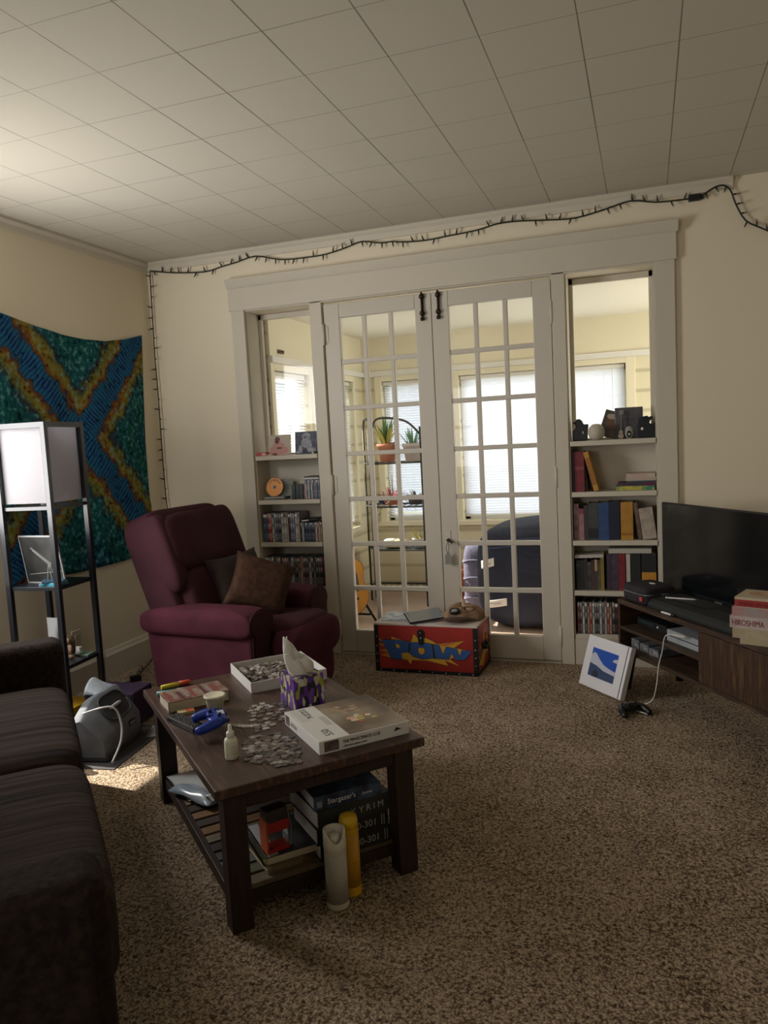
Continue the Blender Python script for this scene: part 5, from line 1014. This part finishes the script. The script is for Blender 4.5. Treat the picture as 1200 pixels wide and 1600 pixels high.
# ------------------------------------------------------------------ contents of the right bookcase
zt = 1.2685
def silhouette(label, name, cat, x, y, P, th, m, rz=0, extra=None):
    t = thing(name, label, cat, (x, y, zt), rz); MB().prism(P, (0, th/2, 0), (1, 0, 0), (0, 0, 1), th).build('body', m, t, bevel=.006, bseg=3); return t
M_FIG = mat('figure_black', (.010, .014, .020), .35)
t = silhouette('black bird-shaped figurine at left end of right bookcase top', 'figurine', 'figurine', 2.722, .07, [(-.040, 0), (.040, 0), (.042, .045), (.046, .092), (.020, .090), (.012, .110), (.0, .122), (-.018, .120), (-.024, .108), (-.044, .104), (-.026, .094), (-.020, .080), (-.026, .066), (-.040, .056)], .05, M_FIG); MB().sup((.018, -.026, .045), (.004, .003, .010), .8, .8, 10, 8).build('highlight_knob', M_STEEL, t)
t = silhouette('black animal-shaped figurine at right end of right bookcase top', 'figurine', 'figurine', 3.075, .065, [(-.050, 0), (.046, 0), (.046, .010), (.036, .014), (.040, .060), (.044, .085), (.032, .070), (.014, .080), (.020, .094), (.034, .105), (.030, .118), (.012, .112), (.004, .120), (-.040, .112), (-.050, .06)], .05, M_FIG); MB().sup((-.022, -.026, .05), (.007, .003, .008), .8, .8, 12, 8).build('white_spot', M_PAPERW, t)
t = thing('photo_frame', 'small photo tilted behind the white ball on right bookcase', 'picture', (2.865, .105, zt), rot=(-.22, math.radians(18), 0)); MB().box(-.055, 0, .012, .045, .008, .165).build('print', mat('photo_dark', (.10, .09, .085), .4), t, bevel=.001)
k = MB(); k.prism(ell(-.005, .13, .034, .018), (0, .0003, 0), (1, 0, 0), (0, 0, 1), .001); k.build('pale_face', mat('face_pale', (.45, .36, .30), .5), t); k = MB(); k.prism(ell(0, .09, .032, .03), (0, .0003, 0), (1, 0, 0), (0, 0, 1), .0012); k.build('brown_body', mat('face_brown', (.18, .09, .06), .5), t)
t = thing('ornament_ball', 'round cream ornament on the right bookcase top shelf', 'ornament', (2.812, .04, zt)); MB().lathe([(0, .0), (.022, .001), (.04, .018), (.0465, .043), (.04, .070), (.022, .087), (0, .090)], 28).build('ball', mat('cream_ball', (.50, .46, .36), .5), t); MB().lathe([(0, 0), (.018, 0), (.020, .004), (0, .004)], 18).build('foot', M_TRIM, t)
t = thing('shadow_box', 'dark square picture box on the right bookcase top shelf', 'picture', (2.985, .095, zt), rot=(-.05, 0, .05)); MB().box(-.075, 0, 0, .073, .03, .172).build('box', mat('box_dark', (.05, .048, .06), .3, col2=(.10, .10, .115), nscale=14, spec=.6), t, bevel=.002)
k = MB()
for q in range(9): k.box(-.070+.006*(q % 3), -.0006, .115+.006*q, .066-.008*(q % 2), .0004, .1165+.006*q)
k.build('print_lines', mat('dim_print', (.15, .15, .17), .5), t); MB().box(-.03, -.0007, .075, .03, .0003, .10).build('print_patch', mat('dim_patch', (.085, .08, .095), .5), t)
t = thing('guitar_ornament', 'miniature guitar ornament leaning on the dark picture box', 'ornament', (2.940, .062, zt), rot=(-.12, .03, 0)); k = MB(); k.prism(ell(0, .016, .015, .015), (0, .004, 0), (1, 0, 0), (0, 0, 1), .008); k.prism(ell(0, .036, .011, .012), (0, .004, 0), (1, 0, 0), (0, 0, 1), .008); k.build('body', mat('pale_guitar', (.36, .29, .22), .5), t); MB().box(-.003, -.003, .045, .003, .003, .135).build('neck', mat('guitar_neck', (.20, .16, .13), .5), t); MB().box(-.010, -.003, .135, .012, .003, .158).build('headstock', mat('head_grey', (.22, .21, .20), .5), t)
t = thing('oval_ornament', 'grey oval ornament with a black eye on right bookcase', 'ornament', (2.985, .042, zt)); MB().sup((0, 0, .034), (.022, .012, .034), .9, .95, 24, 16).build('oval', mat('oval_grey', (.30, .29, .27), .5), t); MB().sup((-.002, -.010, .026), (.013, .006, .018), .9, .95, 18, 12).build('black_eye', M_BLACK, t); MB().sup((0, -.016, .024), (.005, .003, .006), .9, .9, 12, 8).build('white_centre', M_PAPERW, t)
z = .9855; rb = 'second shelf of right bookcase'
book('thin dark purple book at the left end, '+rb, .016, .222, .15, (.04, .025, .045), None, (2.682, .02, z))
book('tall maroon book, second from the left, '+rb, .052, .224, .15, (.20, .028, .038), (.15, .022, .03), (2.717, .012, z), band=((.26, .06, .06), .55, .62))
book('dark slanted book behind the mustard one, '+rb, .020, .215, .15, (.05, .035, .03), None, (2.752, .03, z), rot=(0, -.10, 0))
book('slanted mustard book with a mottled spine, '+rb, .026, .224, .14, (.50, .26, .045), None, (2.806, .010, z+.0005), rot=(0, -.245, 0), band=((.34, .14, .03), .15, .85))
z2 = z
for lab, l, h, d, c, c2, x in (('yellow and green book at bottom of the flat pile, '+rb, .205, .024, .15, (.50, .42, .07), (.05, .22, .13), 3.010), ('dark paperback second in the flat pile, '+rb, .200, .018, .15, (.035, .04, .055), (.12, .02, .04), 3.020), ('thin blue book third in the flat pile, '+rb, .155, .010, .14, (.04, .06, .09), None, 3.045), ('cream book fourth in the flat pile, '+rb, .158, .018, .14, (.46, .38, .30), None, 3.040), ('pale pink book topmost of the flat pile, '+rb, .150, .022, .14, (.50, .36, .32), (.55, .48, .40), 3.040)):
    book(lab, l, h, d, c, c2, (x, .015, z2), flat=True); z2 += h
z = .7125; rb = 'third shelf of right bookcase'
for lab, x0, x1, h, c, c2, band in (('worn plum book at the left end, ', 2.678, 2.706, .205, (.17, .07, .09), (.30, .20, .19), None), ('short pinkish book, second from the left, ', 2.706, 2.734, .178, (.34, .19, .19), (.24, .12, .13), ((.24, .05, .08), .84, 1.0)), ('dark brown book, third from the left, ', 2.734, 2.757, .195, (.05, .04, .042), None, None), ('charcoal green book, fourth from the left, ', 2.757, 2.812, .206, (.045, .055, .055), (.06, .065, .06), ((.02, .02, .022), .05, .32)), ('royal blue book in the middle, ', 2.812, 2.868, .208, (.030, .075, .20), (.024, .055, .15), None), ('navy book right of the royal blue one, ', 2.868, 2.926, .212, (.012, .016, .042), None, None), ('thick ochre book, ', 2.930, 2.996, .210, (.47, .235, .040), (.40, .19, .03), ((.30, .13, .02), .12, .18))):
    book(lab+rb, x1-x0-.001, h, .15, c, c2, ((x0+x1)/2, .014, z), band=band)
book('thin brown slanted book right of the ochre book, '+rb, .020, .205, .14, (.11, .07, .055), (.18, .12, .10), (3.032, .014, z+.0005), rot=(0, -.12, 0))
book('thick cream paperback leaning at the right end, '+rb, .072, .172, .13, (.44, .38, .31), (.33, .27, .23), (3.082, .010, z+.0005), rot=(0, -.13, 0))
z = .4275; rb = 'fourth shelf of right bookcase'
for i, (x0, x1, h, c, c2, band, nm) in enumerate(((2.684, 2.706, .170, (.03, .03, .034), None, ((.14, .14, .14), .82, .86), 'black'), (2.706, 2.726, .172, (.022, .022, .024), None, None, 'plain black'), (2.726, 2.746, .175, (.035, .032, .03), None, None, 'brownish black'), (2.746, 2.766, .160, (.030, .030, .036), (.11, .10, .10), None, 'dark mottled'), (2.766, 2.784, .172, (.10, .045, .025), (.05, .03, .025), None, 'brown'), (2.784, 2.800, .176, (.05, .06, .09), None, ((.48, .33, .20), .62, .98), 'navy and tan'), (2.800, 2.816, .172, (.16, .11, .03), (.07, .05, .03), None, 'bronze'), (2.816, 2.836, .185, (.26, .20, .05), (.20, .15, .04), None, 'olive gold'))):
    book('%s book, %s from the left, %s' % (nm, ORD[i], rb), x1-x0-.001, h, .14, c, c2, ((x0+x1)/2, .014, z), band=band)
t = book('white book lying slanted across the upright books, '+rb, .155, .018, .13, (.50, .47, .42), None, (2.757, .012, z+.184), rot=(0, -.030, 0), flat=True)
for i, (x0, x1, h, c, c2, band, nm) in enumerate(((2.850, 2.872, .205, (.05, .03, .05), None, None, 'dark violet'), (2.872, 2.912, .208, (.045, .030, .05), (.08, .06, .09), None, 'wide dark purple'), (2.912, 2.950, .208, (.22, .025, .03), (.15, .02, .025), None, 'crimson'), (2.954, 2.976, .206, (.50, .47, .40), None, None, 'slim white'), (2.978, 3.030, .210, (.018, .022, .024), None, None, 'wide black'), (3.034, 3.112, .208, (.020, .020, .022), None, ((.55, .25, .03), .20, .50), 'black and orange'))):
    book('%s book, %s in the right-hand group, %s' % (nm, ORD[i], rb), x1-x0-.001, h, .14, c, c2, ((x0+x1)/2, .012, z), band=band)
t = book('white boxed set lying flat on the right-hand group, '+rb, .225, .026, .13, (.48, .45, .39), None, (2.975, .008, z+.2105), flat=True)
discs('on the low shelf of right bookcase', 'game cases on the low shelf', .1775, fr(2.684, 2.872, 14)+[2.888, 2.905, 2.92], .185, .13, .010, 'game_case', 'game case', 'game case', [2, 3, 0, 3, 5, 2, 0, 3, 3, 0, 1, 8, 2, 5, 3, 6])

# ------------------------------------------------------------------ the porch
M_WIRE = mat('rack_iron', (.035, .037, .035), .5, .4)
t = thing('plant_stand', 'black wire plant stand with three tiers in the sun porch', 'plant stand', (0, 0, 0))
RX0, RX1, RY0, RY1 = .885, 1.44, 1.33, 1.62
for x, y in ((RX0, RY0+.18), (RX0+.14, RY0), (RX1-.02, RY0), (RX1, RY1), (RX0, RY1)):
    MB().tube([(x, y, .006), (x, y, 1.42)], .0085, 8).build('upright', M_WIRE, t)
k = MB(); k.tube(smoothpath([(RX0, RY0+.18, 1.40), (RX0+.01, RY0+.18, 1.49), (RX0+.06, RY0+.12, 1.50), (RX0+.14, RY0, 1.42)], 5), .0085, 8); k.tube(smoothpath([(RX0+.14, RY0, 1.42), (RX0+.2, RY0, 1.50), (RX1-.14, RY0, 1.47), (RX1-.02, RY0, 1.36)], 6), .0085, 8); k.build('top_scroll', M_WIRE, t)
for z in (1.145, .800, .455, .130):
    k = MB(); P = [(RX0, RY0+.18, z), (RX0+.14, RY0, z), (RX1-.02, RY0, z), (RX1, RY1, z), (RX0, RY1, z), (RX0, RY0+.18, z)]; k.tube(P, .008, 6, smooth=False)
    for i in range(1, 10): x = RX0+(RX1-RX0)*i/10; k.tube([(x, RY0+.09 if x < RX0+.06 else RY0, z), (x, RY1, z)], .003, 5)
    if z < 1: k.add([(RX0, RY0+.18, z+.004), (RX0+.14, RY0, z+.004), (RX1-.02, RY0, z+.004), (RX1, RY1, z+.004), (RX0, RY1, z+.004)], [(0, 1, 2, 3, 4)]) if z == .455 else None
    k.build('shelf', M_WIRE, t)
def pot(t, r, h, m, rim=.012):
    MB().lathe([(0, 0), (r*.72, 0), (r*.93, h*.82), (r, h*.82), (r*1.02, h), (r*.92, h), (r*.90, h*.88), (0, h*.88)], 28).build('pot', m, t)
    MB().lathe([(0, h*.885), (r*.88, h*.885), (0, h*.905)], 20).build('soil', mat('soil', (.05, .035, .022), .95), t)
def leaves(t, nm, m, n, base, l0, l1, w_, spread, droop, seed, r0=.02):
    rnd = random.Random(seed); k = MB()
    for i in range(n):
        a = rnd.uniform(0, 6.28); l = rnd.uniform(l0, l1); sp = rnd.uniform(*spread); pts = []; rr_ = rnd.uniform(0, r0)
        side = Vector((-math.sin(a), math.cos(a), 0)); vs = []
        for j in range(7):
            u = j/6; out = rr_+l*u*math.sin(sp)+droop*l*u*u*.5; up_ = l*u*math.cos(sp)-droop*l*u*u
            c = Vector((base[0]+out*math.cos(a), base[1]+out*math.sin(a), base[2]+up_)); ww = w_*(1-u)**.6*(.55+.45*min(1, u*4))
            fold = Vector((0, 0, ww*.35)); vs += [c-side*ww/2+fold, c, c+side*ww/2+fold]
        k.add(vs, [(j*3+q, j*3+q+1, j*3+q+4, j*3+q+3) for j in range(6) for q in (0, 1)], 0, True)
    return k.build(nm, m, t, solid=.0015)
M_TC = mat('terracotta', (.48, .18, .09), .7, col2=(.40, .15, .08), nscale=9); M_LEAF = mat('leaf_green', (.09, .22, .05), .5); M_LEAFY = mat('leaf_yellow', (.40, .36, .05), .5); M_LEAFP = mat('leaf_purple', (.20, .07, .12), .5); M_LEAFR = mat('leaf_red', (.32, .05, .07), .5); M_LEAFD = mat('leaf_grey', (.10, .11, .10), .6)
t = thing('potted_plant', 'bushy yellow and green plant in terracotta pot on top tier', 'plant', (1.115, 1.42, 1.154)); pot(t, .082, .145, M_TC)
leaves(t, 'yellow_leaves', M_LEAFY, 26, (0, 0, .13), .12, .20, .030, (.1, .7), .12, 3, .03); leaves(t, 'purple_leaves', M_LEAFP, 14, (0, 0, .13), .06, .11, .024, (.7, 1.3), .4, 4, .03); leaves(t, 'green_leaves', M_LEAF, 16, (-.01, 0, .14), .16, .27, .030, (.0, .45), .1, 5, .03)
t = thing('potted_plant', 'spiky green aloe in grey pot on top tier of stand', 'plant', (1.325, 1.43, 1.154)); pot(t, .083, .140, mat('grey_pot', (.42, .37, .33), .6)); leaves(t, 'spikes', mat('aloe_green', (.10, .26, .12), .45), 20, (0, 0, .12), .09, .19, .018, (.05, .8), .05, 6, .04)
t = thing('potted_plant', 'spiky red plant in low orange bowl on middle tier', 'plant', (1.135, 1.43, .809)); pot(t, .080, .062, M_TC); leaves(t, 'red_spikes', M_LEAFR, 24, (0, 0, .055), .06, .13, .013, (.2, 1.3), .15, 7, .04); leaves(t, 'tall_blades', M_LEAFD, 4, (0, 0, .06), .15, .19, .008, (.0, .3), .0, 8, .01); leaves(t, 'hanging_leaves', M_LEAFD, 5, (.05, -.05, .05), .14, .18, .012, (1.3, 1.5), .9, 18, .01)
t = thing('potted_plant', 'small plant in dark blue bowl at left of middle tier', 'plant', (1.030, 1.50, .809)); pot(t, .045, .055, mat('blue_pot', (.03, .05, .12), .4)); leaves(t, 'leaves', M_LEAFD, 10, (0, 0, .05), .04, .08, .012, (.2, 1.2), .2, 9, .02)
t = thing('potted_plant', 'grey succulent in dark bowl at right of middle tier', 'plant', (1.335, 1.44, .809)); pot(t, .078, .058, mat('dark_pot', (.06, .06, .07), .5)); leaves(t, 'leaves', M_LEAFD, 30, (0, 0, .05), .05, .12, .014, (.2, 1.4), .25, 10, .05)
t = thing('potted_plant', 'small yellowish sprig in white pot on the lowest tier', 'plant', (1.345, 1.42, .464)); pot(t, .055, .075, mat('white_pot', (.55, .52, .48), .5)); leaves(t, 'sprig', M_LEAFY, 10, (0, 0, .06), .07, .15, .010, (.1, .9), .1, 11, .02)
t = thing('cloth_bundle', 'folded yellow and white cloth on lowest tier of plant stand', 'cloth', (1.145, 1.43, .464)); MB().sup((0, 0, .032), (.095, .07, .032), .5, .5, 24, 12).build('fold', mat('cloth_yellow', (.60, .46, .16), .9, col2=(.62, .58, .46), nscale=12, bump=.4, bscale=40), t); MB().sup((-.04, -.02, .045), (.05, .05, .028), .6, .6, 20, 10).build('top_fold', mat('cloth_white', (.60, .57, .48), .9), t)
# guitar on its stand
t = thing('guitar', 'acoustic guitar with an amber top standing in the sun porch', 'guitar', (1.004, .82, .06), rot=(math.radians(-12), math.radians(-3), math.radians(28))); t.scale = (.64, 1, 1)
def gout():
    P = []
    for i in range(48):
        a = 2*PI*i/48; z = .205-.215*math.cos(a); q = z/.42
        w_ = .155*math.sin(PI*min(1, max(0, q)))**.45 if 0 < q < 1 else 0
        w_ = (.160*math.exp(-((z-.125)/.15)**2)+.118*math.exp(-((z-.345)/.085)**2)+.020)*(max(0, 1-abs((z-.205)/.2155)**7))**.5
        P.append((w_ if i <= 24 else -w_, z))
    return P
GP = gout(); MB().prism(GP, (0, .045, 0), (1, 0, 0), (0, 0, 1), .088).build('body', mat('mahogany', (.17, .05, .03), .4), t)
MB().prism([(x*.97, .205+(z-.205)*.98) for x, z in GP], (0, -.042, 0), (1, 0, 0), (0, 0, 1), .004).build('soundboard', mat('spruce_amber', (.62, .31, .06), .35, col2=(.55, .25, .045), nscale=5, stretch=(12, 1, 1)), t, label='amber soundboard')
MB().prism(ell(0, .265, .075, .062, 24), (0, -.0455, 0), (1, 0, 0), (0, 0, 1), .001).build('sound_hole', mat('hole_dark', (.06, .08, .10), .5), t); MB().prism([(.02, .23), (.075, .25), (.085, .17), (.04, .15)], (0, -.0455, 0), (1, 0, 0), (0, 0, 1), .0015).build('pickguard', mat('pickguard', (.07, .09, .11), .3), t); MB().box(-.055, -.054, .095, .055, -.045, .113).build('bridge', mat('bridge_dark', (.04, .025, .02), .5), t)
nk = MB().box(-.027, -.054, .26, .027, -.036, .74).build('neck', mat('neck_rosewood', (.05, .032, .026), .5), t, bevel=.003); k = MB()
for i in range(13): zz = .30+.44*(1-.945**(i))*1.85; k.box(-.027, -.0553, min(zz, .735), .027, -.054, min(zz, .735)+.002)
k.build('frets', M_STEEL, nk); k = MB()
for i in range(6): k.tube([(-.022+.0088*i, -.0575, .104), (-.018+.0072*i, -.0570, .75)], .0006, 4)
k.build('strings', M_STEEL, t); hs = MB().prism([(-.024, .74), (.024, .74), (.036, .77), (.032, .90), (-.032, .90), (-.036, .77)], (0, -.038, 0), (1, 0, 0), (0, 0, 1), .014).build('headstock', bpy.data.materials['neck_rosewood'], t)
for s_ in (-1, 1):
    for i in range(3): MB().lathe([(0, -.012), (.006, -.010), (.006, .010), (0, .012)], 8).build('tuning_peg', M_STEEL, hs, loc=(s_*.046, -.045, .79+.04*i))
t = thing('guitar_stand', 'folding black stand under the amber guitar', 'guitar stand', (1.0, .86, .004), .4); k = MB(); 
for a, b_ in (((0, .02, .24), (-.14, -.13, 0)), ((0, .02, .24), (.14, -.13, 0)), ((0, .02, .24), (0, .18, 0))): MB().tube([a, b_], .009, 8).build('leg', M_BLACKM, t)
k.tube(smoothpath([(-.10, -.16, .085), (-.10, -.08, .05), (0, -.05, .052), (.10, -.08, .05), (.10, -.16, .085)], 4), .008, 8); k.build('cradle', M_BLACKM, t)
# beanbag, cushion, tub, papers
M_NAVY = mat('navy_cotton', (.022, .028, .055), .85, col2=(.014, .018, .036), nscale=5, bump=.5, bscale=7)
t = thing('beanbag', 'large navy blue beanbag chair in the porch behind right door', 'beanbag', (2.42, 1.08, 0))
bg_ = MB()
def bb(u, v):
    a = 2*PI*u; ph = -PI/2+PI*v; sg = lambda x, e: math.copysign(abs(x)**e, x); c = sg(math.cos(ph), .30)
    x = .50*c*sg(math.cos(a), .6)*(1+.03*math.sin(5*a+3*v)); y = .46*c*sg(math.sin(a), .6)*(1+.03*math.sin(4*a+1)); z = .375+.365*sg(math.sin(ph), .5)
    return (x, y, z*(1+.10*x/.5)+.012*math.sin(9*x+7*z)*c)
bg_.sheet(bb, 56, 28); bg_.build('bag', M_NAVY, t)
k = MB()
for z_, r_1 in ((.60, .455), (.64, .43)): k.tube([(.50*.93*math.copysign(abs(math.cos(a))**.6, math.cos(a)), .47*.95*math.copysign(abs(math.sin(a))**.6, math.sin(a)), z_+.06*math.cos(a)) for a in [PI+PI*i/30 for i in range(31)]], .006, 6)
k.build('seam', mat('navy_seam', (.05, .06, .12), .8), t)
def onbag(nm, label, x, z, w_, h, m):
    y = 1.08-.452; t = thing(nm, label, 'paper', (x, y-.012, z)); MB().sheet(lambda u, v: (w_*(u-.5), -.012*math.sin(PI*u)-.003, h*(v-.5)+.02*(u-.5)), 8, 6).build('sheet', m, t, solid=.002); MB().box(-w_*.3, -.018, -h*.08, w_*.25, -.016, h*.08).build('print', mat('paper_grey', (.45, .45, .47), .6), t)
onbag('paper_sheet', 'white paper stuck on the upper front of navy beanbag', 2.055, .475, .085, .055, M_PAPERW)
onbag('paper_sheet', 'crumpled white paper strip low on the front of navy beanbag', 2.100, .205, .15, .050, M_PAPERW)
t = thing('cushion', 'tall grey-blue rolled blanket leaning beside the navy beanbag', 'blanket', (1.845, 1.25, 0)); MB().sup((0, 0, .265), (.095, .12, .262), .45, .6, 28, 24).build('roll', mat('greyblue_cloth', (.17, .17, .25), .9, col2=(.11, .11, .17), nscale=9, bump=.5, bscale=25), t)
k = MB()
for z_ in (.12, .27, .40): k.tube([(.097*math.copysign(abs(math.cos(a))**.6, math.cos(a)), .122*math.copysign(abs(math.sin(a))**.6, math.sin(a)), z_+.01*math.sin(3*a)) for a in [2*PI*i/24 for i in range(25)]], .006, 6)
k.build('fold_bands', mat('greyblue_band', (.20, .20, .29), .9), t)
t = thing('plastic_bin', 'orange plastic tub on the porch floor behind the doors', 'tub', (1.60, 1.72, .004)); MB().lathe([(0, 0), (.10, 0), (.125, .20), (.145, .21), (.145, .235), (.118, .235), (.09, .02), (0, .02)], 26).build('tub', mat('orange_plastic', (.58, .20, .11), .45), t); MB().tube(smoothpath([(-.12, 0, .225), (-.08, -.11, .245), (.08, -.11, .245), (.12, 0, .225)], 5), .005, 6).build('handle', M_PAPERW, t)
t = thing('window_latch', 'small brown bracket on the porch wall above the side window', 'bracket', (SX0, .35, 1.955)); MB().box(.012, -.04, -.012, .030, .03, .012).build('bracket', mat('bracket_brown', (.16, .10, .05), .5), t, bevel=.002); MB().box(.028, -.03, -.006, .034, .02, .006).build('hook', M_BRASS, t)
